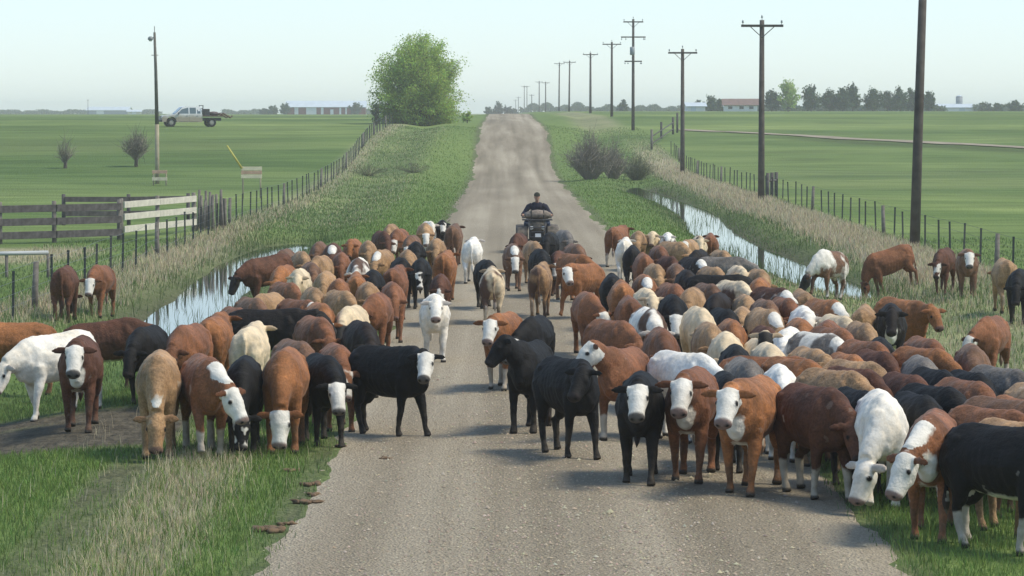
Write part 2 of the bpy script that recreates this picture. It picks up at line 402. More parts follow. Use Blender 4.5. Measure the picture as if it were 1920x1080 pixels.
# ------------------------------------------------------------------ wire fences
M_POST = mat('weathered_steel_post', (.055, .062, .055), .7, .3, 9)
M_WOOD = mat('grey_fence_wood', (.16, .145, .125), .9, .35, 6, .3)
M_DARKWOOD = mat('dark_board', (.085, .078, .076), .9, .4, 5, .3)
M_PALEBOARD = mat('whitewashed_board', (.55, .52, .43), .85, .15, 4, .2)
M_WIRE = mat('fence_wire', (.12, .12, .12), .5, metal=.6)
M_POLE = mat('creosoted_pole', (.060, .050, .044), .9, .4, 3.0, .4, c2=(.115, .10, .085))
post_me = MB()
post_me.box((0, 0, .62), (.055, .014, 1.56)); post_me.box((0, .022, .62), (.012, .04, 1.54)); post_me.box((0, 0, 1.37), (.06, .03, .06))
post_mesh = post_me.mesh('post'); post_mesh.materials.append(M_POST)
wp = MB(); wp.tube([(0, 0, -.3), (0, 0, .5), (.01, 0, 1.25)], [.075, .07, .06], 8); wood_mesh = wp.mesh('post', True); wood_mesh.materials.append(M_WOOD)
def wire_fence(name, label, x0, d0, d1, step, xfun, h=1.08, wood_every=9):
    t = thing(name, label, 'fence', (x0, d0, gz(x0, d0)))
    ox, od, oz = t.location; k = 0; d = d0; tops = []
    rr = random.Random(int(abs(x0) * 10))
    while d < d1:
        x = xfun(d) + rr.uniform(-.05, .05); z = gz(x, d)
        w = (k % wood_every == 4)
        o = share('post', wood_mesh if w else post_mesh, t, (x - ox, d - od, z - oz), rr.uniform(-.5, .5), (1, 1, h / 1.25 if w else h / 1.4 * rr.uniform(.94, 1.05)))
        o.rotation_euler.x = rr.uniform(-.03, .03); o.rotation_euler.y = rr.uniform(-.04, .04)
        tops.append((x - ox, d - od, z - oz)); d += step * rr.uniform(.93, 1.07); k += 1
    for hh in (.28, .52, .76, 1.0):
        w = MB(); w.tube([(x + .035, y, z + hh * h) for x, y, z in tops], .0045, 3, False); w.build('wire', M_WIRE, t)
    return t
wire_fence('wire_fence', 'thin wire fence with dark metal posts along the left ditch bank', -10.3, 58, 300, 3.0, lambda d: -10.3 + .25 * math.sin(d * .04))
wire_fence('wire_fence', 'thin wire fence with dark metal posts behind the right-hand power poles', 13.4, 74, 262, 3.0, lambda d: 13.4 + .2 * math.sin(d * .05 + 1))

# ------------------------------------------------------------------ board fences of the corral, left
def frame_between(t, a, b): return None
def board_fence(name, label, pts, boards, bw, mats, thick=.05, post_h=1.45, post_r=.08, post_mat=None):
    """pts: ground points of the posts (x, d); boards: heights of board centres"""
    x0, d0 = pts[0]; t = thing(name, label, 'fence', (x0, d0, gz(x0, d0))); o = t.location
    for x, d in pts:
        m = MB(); m.tube([(0, 0, -.3), (0, 0, post_h)], [post_r, post_r * .92], 8); p = m.build('post', post_mat or M_WOOD, t, True); p.location = (x - o[0], d - o[1], gz(x, d) - o[2])
    for (xa, da), (xb, db) in zip(pts[:-1], pts[1:]):
        for i, hh in enumerate(boards):
            a = Vector((xa - o[0], da - o[1], gz(xa, da) - o[2] + hh)); b = Vector((xb - o[0], db - o[1], gz(xb, db) - o[2] + hh))
            v = b - a; ang = math.atan2(v.y, v.x); nrm = Vector((math.sin(ang), -math.cos(ang), 0)) * (post_r + thick / 2 + .003)
            m = MB(); m.box((0, 0, 0), (v.length - .02, thick, bw)); q = m.build('board', mats, t, bevel=.006)
            q.location = (a + b) / 2 + nrm; q.rotation_euler = (0, -math.asin(v.z / v.length), ang)
    return t
def P(px, d): x, y, z = at(px, d); return (x, y)
board_fence('board_fence', 'dark three-board corral fence at the left edge of the pasture', [P(-60, 104.5), P(-2, 106), P(100, 107.5), P(222, 110)], [.28, .72, 1.16], .24, M_DARKWOOD, post_mat=M_WOOD, post_h=1.4)
board_fence('board_fence', 'far dark rail of the corral behind the white boards', [P(118, 124), P(240, 125), P(352, 126)], [.45, 1.0], .20, M_DARKWOOD, post_mat=M_DARKWOOD, post_h=1.2)
board_fence('board_fence', 'white-painted board panel between the corral and the wire fence', [P(226, 111), P(294, 114), P(362, 117)], [.35, .78, 1.2], .22, M_PALEBOARD, post_mat=M_WOOD, post_h=1.42)
# white pipe lying across low posts
t = thing('pipe_rail', 'white pipe rail on low posts beside the dark cow at the fence', 'rail', (*P(-20, 83), gz(*P(-20, 83))))
o = t.location; a = P(-60, 83); b = P(88, 84)
m = MB(); m.tube([(a[0] - o[0], a[1] - o[1], .62), (b[0] - o[0], b[1] - o[1], .62)], .055, 8); m.build('pipe', mat('grey_white_pipe', (.38, .40, .40), .5), t, True)
for q in (a, P(10, 83.5), b):
    m = MB(); m.tube([(q[0] - o[0], q[1] - o[1], -.4), (q[0] - o[0], q[1] - o[1], .60)], .045, 6); m.build('post', M_WOOD, t, True)
# bundle of rough corner posts
t = thing('corner_posts', 'cluster of rough grey posts at the corner beyond the white boards', 'fence posts', (*P(395, 119), gz(*P(395, 119))))
o = t.location; rr = random.Random(4)
for k in range(13):
    x, d = P(368 + k * 4.6 + rr.uniform(-2, 2), 118.5 + rr.uniform(-1, 1)); m = MB(); h = rr.uniform(1.0, 1.55); z = gz(x, d) - o[2]
    m.tube([(x - o[0], d - o[1], z - .3), (x - o[0] + rr.uniform(-.08, .08), d - o[1], z + h)], [.06, .05], 7); m.build('post', M_WOOD, t, True)

# brace panel on the right fence
t = thing('brace_posts', 'dark wooden brace posts in the right wire fence beside a pole', 'fence posts', (*P(1447, 160), gz(*P(1447, 160))))
o = t.location
for k, px in enumerate((1440, 1448, 1456)):
    x, d = P(px, 161 + k); m = MB(); m.tube([(x - o[0], d - o[1], -.3), (x - o[0], d - o[1], 1.3)], .09, 8); m.build('post', M_DARKWOOD, t, True)
a = P(1440, 161); b = P(1456, 163); m = MB(); m.tube([(a[0] - o[0], a[1] - o[1], .9), (b[0] - o[0], b[1] - o[1], .9)], .06, 6); m.build('rail', M_DARKWOOD, t, True)

# field gate, right background
gx0, gd0 = P(1222, 268); t = thing('field_gate', 'dark pole gate between posts beyond the leafless bushes', 'gate', (gx0, gd0, gz(gx0, gd0))); o = t.location
for px, dd, h in ((1222, 268, 1.7), (1240, 290, 1.5), (1262, 300, 1.6), (1270, 304, 1.9)):
    x, d = P(px, dd); m = MB(); m.tube([(x - o[0], d - o[1], gz(x, d) - o[2] - .3), (x - o[0], d - o[1], gz(x, d) - o[2] + h)], .10, 8); m.build('post', M_WOOD if px == 1222 else M_DARKWOOD, t, True)
for hh in (.5, 1.1):
    a = P(1222, 268); b = P(1262, 300)
    m = MB(); m.tube([(a[0] - o[0], a[1] - o[1], gz(*a) - o[2] + hh), (b[0] - o[0], b[1] - o[1], gz(*b) - o[2] + hh)], .05, 6); m.build('rail', M_DARKWOOD, t, True)

# ------------------------------------------------------------------ power poles
M_INS = mat('insulator', (.30, .32, .33), .3); M_XF = mat('transformer_grey', (.28, .30, .31), .5, .1, 3)
def power_pole(label, px, d, h, arm=2.0, base_px=None, lean=0.0, extra=False, group='power poles beside the road'):
    x, y, z = at(px, d); t = thing('power_pole', label, 'power pole', (x, y, z), 0, group)
    k = 1.0 if d < 400 else 1.15
    m = MB(); m.tube([(0, 0, -.5), (lean * .3, 0, h * .3), (lean, 0, h)], [.175 * k, .155 * k, .115 * k], 10); m.build('shaft', M_POLE, t, True)
    def arm_at(zz, ln, down=False):
        lx = lean * zz / h
        m = MB(); m.box((lx, -.17, zz), (ln, .10, .12)); a = m.build('crossarm', M_POLE, t, bevel=.01)
        for s in ((-.46, .46) if not down else (-.47, -.3, .42, .47)):
            q = MB(); sg = -1 if down else 1
            q.tube([(lx + s * ln, -.17, zz + sg * .06), (lx + s * ln, -.17, zz + sg * .13), (lx + s * ln, -.17, zz + sg * .15), (lx + s * ln, -.17, zz + sg * .25), (lx + s * ln, -.17, zz + sg * .27)], [.015, .015, .05, .045, .02], 8)
            q.build('insulator', M_INS, t, True)
    arm_at(h - .28, arm)
    q = MB(); q.tube([(lean, 0, h), (lean, 0, h + .1), (lean, 0, h + .12), (lean, 0, h + .24)], [.015, .015, .05, .03], 8); q.build('insulator', M_INS, t, True)
    for s in (-1, 1):
        m = MB(); m.tube([(lean + s * arm * .28, -.2, h - .33), (lean, -.13, h - .85)], .02, 4); m.build('brace', M_POLE, t)
    if extra:
        arm_at(h - 1.75, 2.4, True); arm_at(h - 4.1, 1.7, True)
        m = MB(); m.tube([(-.1, -.36, h - 3.5), (-.1, -.36, h - 3.45), (-.1, -.36, h - 2.75), (-.1, -.36, h - 2.7)], [.18, .24, .24, .16], 14); m.build('transformer', M_XF, t, True)
    return t
poles = [
 (1716, 103, 11.2, 2.2, .30, 'thick dark power pole at the right, its top out of frame'),
 (1428, 156, 8.8, 2.05, .0, 'tall power pole with one crossarm, second from the right'),
 (1280, 226, 8.8, 2.05, -.02, 'power pole with one crossarm standing just right of the leafless bushes'),
 (1187, 312, 10.8, 1.95, .0, 'power pole with three crossarms and a transformer can'),
 (1147, 374, 8.7, 2.2, .0, 'power pole just left of the one with three crossarms'),
 (1107, 467, 8.8, 2.2, .0, 'slim power pole with crossarm, second left of the transformer pole'),
 (1067, 615, 9.7, 2.4, .1, 'slim power pole, right one of a close distant pair'),
 (1048, 735, 11.2, 2.4, .1, 'slim pale power pole, left one of a close distant pair'),
 (1023, 880, 8.2, 2.2, .0, 'small distant power pole, right one of two short ones past the crest'),
 (1011, 960, 9.3, 2.2, .0, 'small distant power pole, left one of two short ones past the crest'),
 (997, 1150, 6.6, 2.0, .0, 'tiny faint power pole just right of the double pole'),
 (988, 1300, 11, 2.6, .0, 'far double power pole past the crest, its right shaft'),
 (983, 1300, 11, 2.6, .0, 'far double power pole past the crest, its left shaft'),
 (972, 1500, 7.5, 2.6, .0, 'tiny faint power pole left of the double pole, right of two'),
 (967, 1600, 7.0, 2.6, .0, 'faintest tiny power pole, nearest to the road crest'),
]
for i, (px, d, h, arm, lean, lab) in enumerate(poles):
    power_pole(lab, px, d, h, arm, None, lean, extra=(i == 3))
# fence pole beside the third pole
# yard light pole, left
x, y, z = place(295, 345); t = thing('yard_light_pole', 'slim pole with a small lamp near its top in the left field', 'lamp pole', (x, y, z))
M_PALEPOLE = mat('pale_pole', (.33, .29, .20), .85, .2, 3); M_LAMP = mat('lamp_housing', (.22, .24, .24), .5); M_LENS = mat('lamp_lens', (.5, .52, .5), .3)
m = MB(); m.tube([(0, 0, -.4), (0, 0, 3.4)], [.13, .12], 10); m.build('lower_shaft', M_PALEPOLE, t, True)
m = MB(); m.tube([(0, 0, 3.4), (-.05, 0, 6.5), (-.11, 0, 8.65)], [.115, .09, .07], 10); m.build('shaft', mat('grey_pole', (.13, .125, .105), .9, .25, 3), t, True)
m = MB(); m.tube([(-.11, 0, 8.62), (-.11, 0, 9.0)], .02, 5); m.build('tip_rod', M_POLE, t)
m = MB(); m.tube([(-.1, -.02, 8.32), (-.32, -.04, 8.38)], .03, 6); a = m.build('lamp_arm', M_LAMP, t)
m = MB(); m.tube([(-.34, -.04, 8.42), (-.34, -.04, 8.36), (-.34, -.04, 8.27), (-.34, -.04, 8.22)], [.06, .13, .16, .14], 12); l = m.build('lamp_head', M_LAMP, t, True)
m = MB(); m.tube([(-.34, -.04, 8.22), (-.34, -.04, 8.14)], [.12, .07], 10); m.build('lens', M_LENS, l, True)
m = MB(); m.tube([(-.3, 0, 7.35), (.1, 0, 7.35)], .02, 5); m.build('step_bar', M_POLE, t)
# pale boards nailed to a low stand by that pole
M_PINK = mat('faded_pink_board', (.58, .36, .25), .85, .2, 4); M_CREAMB = mat('cream_board', (.78, .66, .46), .85, .12, 4); M_YEL = mat('yellow_bar', (.45, .40, .10), .7, .15, 4)
def sign_stand(label, px, py, w, zs, arm=False):
    x, y, z = place(px, py); t = thing('marker_stand', label, 'marker', (x, y - .35, z))
    for s in (-.42, .42):
        m = MB(); m.tube([(s * w, 0, -.3), (s * w, 0, max(zs) + .1)], .045, 6); m.build('leg', M_PALEPOLE, t, True)
    for i, zz in enumerate(zs):
        m = MB(); m.box((0, -.075, zz), (w, .045, .18)); m.build('board', M_CREAMB if i % 2 == 0 else M_PINK, t, bevel=.005)
    if arm:
        m = MB(); m.tube([(-w * .45, -.12, zs[-1]), (-w * .45 - .75, -.12, zs[-1] + 1.15)], [.06, .05], 6); m.build('raised_bar', M_YEL, t, True)
    return t
sign_stand('low stand of cream boards at the foot of the yard light pole', 301, 347, .85, [.35, .75])
sign_stand('cream and pink board stand with a raised yellow bar in the left field', 473, 372, 1.05, [1.1, 1.3, 1.5], True)

# ------------------------------------------------------------------ trees and bushes
M_BARK = mat('bark', (.12, .10, .08), .9, .4, 4, .3); M_TWIG = mat('bare_twigs', (.22, .19, .15), .9, .3, 3)
M_TWIG2 = mat('budding_twigs', (.19, .19, .11), .9, .3, 3)
M_LEAF = leaf_mat('spring_leaves', (.34, .46, .11), transl=.5); M_LEAFD = leaf_mat('dark_leaves', (.065, .105, .05)); M_LEAFG = leaf_mat('grey_green_leaves', (.10, .13, .085))
def leaves(pts, size, rg, shade=None):
    n = len(pts)
    a = rg.normal(size=(n, 3)); a /= np.linalg.norm(a, axis=1)[:, None]
    b = rg.normal(size=(n, 3)); b -= a * (a * b).sum(1)[:, None]; b /= np.linalg.norm(b, axis=1)[:, None]
    s = size * rg.uniform(.6, 1.4, n)[:, None]
    v = np.stack([pts - a * s * .5, pts + b * s * .28, pts + a * s * .5, pts - b * s * .28], 1).reshape(-1, 3)
    f = np.arange(n * 4).reshape(n, 4)
    c = np.clip(rg.normal(1, .16, (n, 1)), .5, 1.6) * np.array([[1, 1, 1]]) * (1 + rg.normal(0, .08, (n, 3)))
    if shade is not None: c = c * shade[:, None]
    return v, f, np.repeat(c, 4, 0)
def grow(rg, base, tips, r0, sub=5, bend=.12):
    """limbs from base points to tips: list of polylines with radii"""
    out = []
    for b, tp in zip(base, tips):
        d = tp - b; L = np.linalg.norm(d); k = np.linspace(0, 1, sub)
        j = np.cumsum(rg.normal(0, bend * L / sub, (sub, 3)), 0); j -= k[:, None] * j[-1]; j[0] = 0
        out.append((b + d * k[:, None] ** np.array([1.15, 1.15, .9]) + j, r0))
    return out
def tree(name, label, cat, loc, h, w, seed, leafm, n_leaf=3000, leaf=.3, stems=1, trunk_h=.25, barkm=None, group=None, tips_n=60, skirt=.12, dens_top=1.0, egg=.5, tr=.16, clump=.05):
    rg = np.random.default_rng(seed); t = thing(name, label, cat, loc, 0, group)
    # crown outline: egg, widest at fraction egg of the height
    tips = []
    while len(tips) < tips_n:
        z = rg.uniform(skirt, 1); r = math.sqrt(max(0, 1 - ((z - egg) / (1 - egg if z > egg else egg + .12)) ** 2))
        a = rg.uniform(0, 2 * math.pi); q = rg.uniform(.25, 1) ** .55 * r * rg.uniform(.72, 1.12) * (1 + .10 * math.sin(3 * a + seed) + .08 * math.sin(5 * a + 2.1 * seed + 6 * z)); z = z * (1 + .05 * math.sin(4 * a + seed))
        tips.append((math.cos(a) * q * w / 2, math.sin(a) * q * w / 2, z * h))
    tips = np.array(tips)
    if stems == 1: sb = np.zeros((1, 3))
    else:
        aa = rg.uniform(0, 6.28, stems); rr_ = w * .14 * rg.uniform(.2, 1.2, stems); sb = np.stack([np.cos(aa) * rr_, np.sin(aa) * rr_, np.zeros(stems)], 1)
    m = MB(); base = []; polys = []
    for k in range(len(tips)):
        b = sb[k % len(sb)].copy(); b[2] = trunk_h * h * rg.uniform(.35, 1.0) if stems == 1 else rg.uniform(0, .12) * h
        base.append(b)
    if stems == 1:
        tt = h * .62; m.tube([(0, 0, -.3), (0, 0, trunk_h * h), (rg.normal(0, .04) * w, rg.normal(0, .04) * w, tt)], [tr * 1.25, tr, tr * .35], 8)
    else:
        for b in sb: m.tube([(b[0] * .8, b[1] * .8, -.2), (b[0], b[1], h * .12), (b[0] * 1.4 + rg.normal(0, .1), b[1] * 1.4, h * .55)], [tr * .8, tr * .6, tr * .2], 6)
    limbs = grow(rg, np.array(base), tips, tr * .42)
    for pl, r0 in limbs: m.tube([tuple(p) for p in pl], [r0 * (1 - .8 * i / (len(pl) - 1)) for i in range(len(pl))], 4, False)
    m.build('trunk', barkm or M_BARK, t)
    # leaf clumps along the outer part of every limb
    per = max(4, n_leaf // len(tips)); pts = []; sh = []
    for pl, _ in limbs:
        s = rg.uniform(.62, 1.5, 1)[0]
        q = rg.uniform(.35, 1.0, per) ** .6; idx = q * (len(pl) - 1); i0 = np.minimum(idx.astype(int), len(pl) - 2); fr = (idx - i0)[:, None]
        c = pl[i0] * (1 - fr) + pl[i0 + 1] * fr
        pts.append(c + rg.normal(0, 1, (per, 3)) * np.array([clump * w, clump * w, clump * .8 * h]) * s); sh.append(np.full(per, rg.uniform(.75, 1.25)))
    pts = np.concatenate(pts); sh = np.concatenate(sh); pts[:, 2] = np.maximum(pts[:, 2], .05)
    v, f, c = leaves(pts, leaf, rg, sh)
    cr = np_mesh('crown', v, f, leafm, c); cr.parent = t
    return t
def bare_bush(name, label, loc, h, w, seed, n=240, m_=None, trunk=0.0, r=.022, group=None):
    rg = np.random.default_rng(seed); t = thing(name, label, 'bush', loc, 0, group); m = MB(); b0 = MB()
    if trunk:
        b0.tube([(0, 0, -.2), (.03, 0, trunk * h), (0, .02, trunk * h * 1.5)], [.13, .11, .06], 8)
    for k in range(n):
        a = rg.uniform(0, 6.28); lean = rg.uniform(0, 1) ** .7; z0 = trunk * h * rg.uniform(.6, 1.4)
        L = h * rg.uniform(.55, 1.0) * (1 - .35 * lean)
        tip = np.array([math.cos(a) * lean * w * .5, math.sin(a) * lean * w * .5, z0 + (L - z0) * (1 - .25 * lean)])
        st = np.array([math.cos(a) * w * .10 * (0 if trunk else 1) * rg.uniform(0, 1), math.sin(a) * w * .1 * (0 if trunk else 1), z0])
        (pl, _), = grow(rg, [st], [tip], r, 5, .2)
        m.tube([tuple(p) for p in pl], [r * (1 - .75 * i / 4) for i in range(5)], 3, False)
        for s in range(3):
            p = pl[rg.integers(2, 5)]; e = p + rg.normal(0, .13 * h, 3) + np.array([0, 0, .10 * h]); m.tube([tuple(p), tuple((p + e) / 2 + rg.normal(0, .02, 3)), tuple(e)], [r * .5, r * .4, r * .2], 3, False)
    m.build('twigs', m_ or M_TWIG, t)
    if trunk: b0.build('trunk', M_BARK, t, True)
    return t
x, y, z = place(786, 236)
tree('willow_tree', 'big round fresh-green tree standing left of the road crest', 'tree', (x, y, z - .1), 9.0, 10.4, 11, M_LEAF, 80000, .19, stems=17, tips_n=330, skirt=.02, egg=.36, tr=.17, clump=.034)
x, y, z = at(733 - 28, 300)
tree('shrub', 'thin pale shrub at the left foot of the big tree', 'shrub', (x, y, z), 2.2, 1.2, 12, M_LEAFG, 500, .2, tips_n=24, tr=.06)
x, y, z = at(876, 330)
tree('shrub', 'pale low shrub between the big tree and the road', 'shrub', (x, y, z), 1.3, 1.5, 13, M_LEAF, 500, .2, tips_n=24, tr=.05)
x, y, z = place(255, 313); bare_bush('bare_bush', 'leafless bush with a stout stem left of the yard light pole', (x, y, z), 2.6, 1.9, 5, 170, trunk=.22)
x, y, z = place(122, 316); bare_bush('bare_bush', 'faint spindly leafless bush farthest left in the pasture', (x, y, z), 2.2, 1.3, 6, 70, trunk=.16, r=.018)
x, y, z = at(1107, 214); bare_bush('willow_bush', 'dense grey-brown leafless bush in the right ditch', (x, y, z - .05), 3.3, 3.4, 8, 420, r=.024)
x, y, z = at(1150, 219); bare_bush('willow_bush', 'lower leafless bush leaning against the dense grey one', (x, y, z - .05), 2.7, 2.6, 9, 220, r=.022)
x, y, z = at(1196, 222); bare_bush('willow_bush', 'low olive budding bush beside the third power pole', (x, y, z - .05), 2.0, 2.9, 10, 260, M_TWIG2, r=.022)
# trees round the farmstead on the right skyline: px, d, height, width, material
farm = [(1447, 640, 4.6, 4.2, 2), (1478, 640, 6.4, 5.6, 0), (1521, 650, 5.8, 4.2, 1), (1556, 655, 4.6, 4.0, 1), (1580, 655, 5.0, 4.4, 1), (1599, 660, 6.4, 3.6, 1), (1637, 660, 4.9, 5.4, 1), (1664, 668, 4.3, 3.4, 2), (1688, 660, 5.3, 4.2, 1), (1711, 665, 5.2, 3.4, 1), (1742, 670, 4.3, 3.4, 1)]
names_ = ['first, low grey-green tree of the right skyline row beside the red-roofed house', 'tallest bright green tree of the right skyline row', 'dark rounded tree just right of the bright green one on the skyline', 'low dark tree fourth from the red-roofed house on the skyline', 'dark tree fifth from the red-roofed house on the skyline', 'peaked tall tree in the middle of the right skyline row', 'wide low dark tree right of the peaked one on the skyline', 'small pale tree in the gap right of the wide low one', 'dark upright tree second left of the thick power pole on the skyline', 'dark narrow tree right behind the thick power pole', 'last small tree of the row, just right of the thick power pole']
for k, ((px, d, h, w, mi), lab) in enumerate(zip(farm, names_)):
    x, y, z = at(px, d); tree('tree', lab, 'tree', (x, y, z - .2), h, w, 40 + k, (M_LEAF, M_LEAFD, M_LEAFG)[mi], 2600, .42, tips_n=46, skirt=.2, trunk_h=.2, group='trees along the right skyline')
far = [(1331, 700, 3.9, 3.6, 1, 'dark tree between the white shed and the red-roofed house'), (1348, 705, 3.0, 3.2, 1, 'low dark tree touching the red-roofed house on its left'), (1308, 760, 3.0, 2.6, 2, 'hazy low tree above the white shed'),
       (1846, 800, 2.6, 4.0, 2, 'low bush-like tree right of the grey silo on the skyline'), (1872, 800, 2.4, 4.2, 1, 'second low tree right of the silo on the skyline'), (1903, 780, 3.0, 4.4, 1, 'low dark tree at the right end of the skyline'),
       (934, 1000, 4.8, 5.0, 2, 'hazy tree on the skyline straight above the road crest'), (917, 1020, 3.2, 4.6, 2, 'hazy low tree left of the one above the road crest'), (952, 1000, 3.6, 4.0, 2, 'hazy low tree right of the one above the road crest'), (964, 1020, 3.0, 3.6, 2, 'hazy small tree nearest the faint poles at the crest'),
       (512, 1000, 3.0, 4.4, 1, 'hazy dark tree at the left end of the long barn'), (533, 990, 3.8, 3.8, 1, 'hazy dark pointed tree against the barn gable'), (495, 1040, 2.2, 4.0, 2, 'small hazy tree left of the dark one by the barn'), (667, 980, 3.9, 4.8, 2, 'hazy tree hiding the right end of the long barn'), (1168, 800, 3.2, 3.2, 2, 'faint leafy tree beside the pole left of the transformer pole')]
for k, (px, d, h, w, mi, lab) in enumerate(far):
    x, y, z = at(px, d); tree('tree', lab, 'tree', (x, y, z - .3), h, w, 80 + k, (M_LEAF, M_LEAFD, M_LEAFG)[mi], 1300, .5, tips_n=32, skirt=.05, trunk_h=.15, group='far trees on the skyline')
# far woods that read as one band
def woods(name, label, segs, leafm, seed):
    rg = np.random.default_rng(seed); P_ = []
    for px0, px1, d, h in segs:
        n = int((px1 - px0) * 22); px = rg.uniform(px0, px1, n); hh = h * (.35 + .65 * np.abs(np.sin(px * .11 + seed) * np.sin(px * .047 + 1)) ** .6)
        x = (px - 945) / F * d; dd = d + rg.uniform(-15, 15, n); z = zt(x, dd) + hh * rg.uniform(0, 1, n) ** .8
        P_.append(np.stack([x, dd, z], 1))
    pts = np.concatenate(P_); v, f, c = leaves(pts, .9, rg)
    o = np_mesh(name, v, f, leafm, c); return tag(o, label, 'woods', kind='stuff')
woods('far_woods', 'thin hazy band of far woods along the horizon', [(-80, 300, 1500, 2.2), (420, 500, 1400, 2.2), (640, 700, 1400, 2.6), (975, 1100, 1250, 4.0), (1060, 1320, 1100, 2.6), (1420, 1760, 760, 1.5), (1820, 2000, 900, 2.0)], M_LEAFG, 5)
# clump of rough brush beyond the left ditch and on the right rise
x, y, z = place(690, 330); bare_bush('brush', 'dark low brush tangle in the left ditch below the big tree', (x, y, z), .9, 3.4, 15, 60, M_TWIG2, r=.018)
x, y, z = place(775, 324); bare_bush('brush', 'dark low brush near the road edge below the big tree', (x, y, z), .8, 3.0, 16, 50, M_TWIG2, r=.018)

# ------------------------------------------------------------------ far buildings
M_ROOFB = mat('pale_metal_roof', (.50, .56, .60), .5, .08, .6); M_REDW = mat('red_barn_wall', (.22, .06, .055), .85, .2, 2); M_WHITEW = mat('white_wall', (.72, .72, .70), .8, .06, 2)
M_REDROOF = mat('red_brown_roof', (.17, .105, .09), .85, .2, 1.5); M_DARKGL = mat('dark_window', (.03, .035, .04), .2); M_SILO = mat('silo_steel', (.20, .22, .25), .5, .15, 1)
def gable(name, label, px, d, ln, wd, eave, ridge, wallm, roofm, rz=0.0, dz=0.0, cols=None, doors=(), windows=()):
    x, y, z = at(px, d); t = thing(name, label, 'building', (x, y, z + dz), rz)
    m = MB(); m.box((0, 0, eave / 2), (ln, wd, eave)); m.build('wall', wallm, t)
    m = MB(); q = [(-ln / 2, -wd / 2, eave), (-ln / 2, wd / 2, eave), (-ln / 2, 0, ridge - .06)]; q2 = [(ln / 2, b, c) for a, b, c in q]
    m.add(q + q2, [(0, 1, 2), (5, 4, 3), (0, 3, 4, 1), (0, 2, 5, 3), (1, 4, 5, 2)]); m.build('gable', M_WHITEW, t)
    r = MB()
    for s in (-1, 1):
        a0 = Vector((0, s * (wd / 2 + .35), eave - .12)); a1 = Vector((0, 0, ridge)); nrm = Vector((0, s * (ridge - eave), wd / 2)).normalized() * .12
        vs_ = [a0 + Vector((-ln / 2 - .4, 0, 0)), a0 + Vector((ln / 2 + .4, 0, 0)), a1 + Vector((ln / 2 + .4, 0, 0)), a1 + Vector((-ln / 2 - .4, 0, 0))]
        r.add(vs_ + [v + nrm for v in vs_], [(0, 3, 2, 1), (4, 5, 6, 7), (0, 1, 5, 4), (1, 2, 6, 5), (2, 3, 7, 6), (3, 0, 4, 7)])
    r.build('roof', roofm, t)
    for dx, w_, h_, dm in doors: m = MB(); m.box((dx, -wd / 2 - .05, h_ / 2), (w_, .12, h_)); m.build('door', dm, t)
    for dx, w_, h_, zz in windows:
        m = MB(); m.box((dx, -wd / 2 - .03, zz), (w_ + .24, .07, h_ + .24)); f = m.build('window', M_WHITEW, t); m = MB(); m.box((dx, -wd / 2 - .075, zz), (w_, .05, h_)); m.build('pane', M_DARKGL, f)
    return t
gable('barn', 'long barn with a pale metal roof and red walls on the left horizon', 612, 1000, 24.5, 9, 2.3, 4.15, M_REDW, M_ROOFB, R(2), doors=((-4.6, 3.2, 2.2, M_WHITEW), (-1.2, .8, 2.2, M_WHITEW), (1.8, 1.0, 1.6, M_WHITEW), (4.4, .6, 2.1, M_WHITEW), (6.2, .5, 2.1, M_WHITEW), (-9.2, 1.2, 2.2, M_WHITEW)))
gable('shed', 'low grey-roofed shed on the far left horizon', 205, 1300, 17, 8, 1.6, 2.9, mat('grey_shed_wall', (.30, .32, .36), .8, .1, 2), M_ROOFB, R(-4), doors=((-3, 3, 1.4, M_WHITEW),))
gable('shed', 'small pale yellow shed left of the white truck on the horizon', 252, 1200, 5, 4, 1.0, 1.6, mat('cream_wall', (.66, .62, .46), .8, .05, 2), M_ROOFB, R(5), doors=((0, 1.6, .9, M_WHITEW),))
gable('shed', 'small white shed at the left end of the right skyline farm', 1303, 690, 3.9, 3.5, 1.1, 1.8, M_WHITEW, M_ROOFB, R(6), doors=((-.6, 1.0, .95, M_ROOFB),))
gable('farmhouse', 'low farmhouse with a red-brown roof left of the skyline trees', 1388, 690, 7.2, 6, 1.35, 2.6, M_WHITEW, M_REDROOF, R(-3), windows=((-2.2, .9, .6, .8), (.2, .9, .6, .8), (2.3, .9, .6, .8)))
gable('barn', 'long low pale barn under the dark silo on the right skyline', 1787, 900, 10.5, 6, 1.2, 2.1, M_WHITEW, M_ROOFB, R(3), doors=((2, 1.6, 1.1, M_ROOFB),))
x, y, z = at(1803, 905); t = thing('silo', 'dark grey silo rising behind the pale barn on the right skyline', 'silo', (x, y + 5, z))
m = MB(); m.tube([(0, 0, -.3), (0, 0, 4.3)], .95, 16); m.build('tank', M_SILO, t, True); m = MB(); m.tube([(0, 0, 4.3), (0, 0, 4.5), (0, 0, 4.75)], [1.0, .7, .15], 16); m.build('cap', M_ROOFB, t, True)
for zz in (1.2, 2.4, 3.6): m = MB(); m.tube([(0, 0, zz), (0, 0, zz + .1)], .99, 16); m.build('band', M_ROOFB, t, True)
x, y, z = at(165, 900); t = thing('mast', 'thin distant mast on the left horizon', 'mast', (x, y, z)); m = MB(); m.tube([(0, 0, -.2), (0, 0, 4.2)], [.09, .06], 6); m.build('shaft', M_POLE, t, True); m = MB(); m.box((0, 0, 4.0), (.5, .05, .08)); m.build('crossbar', M_POLE, t)

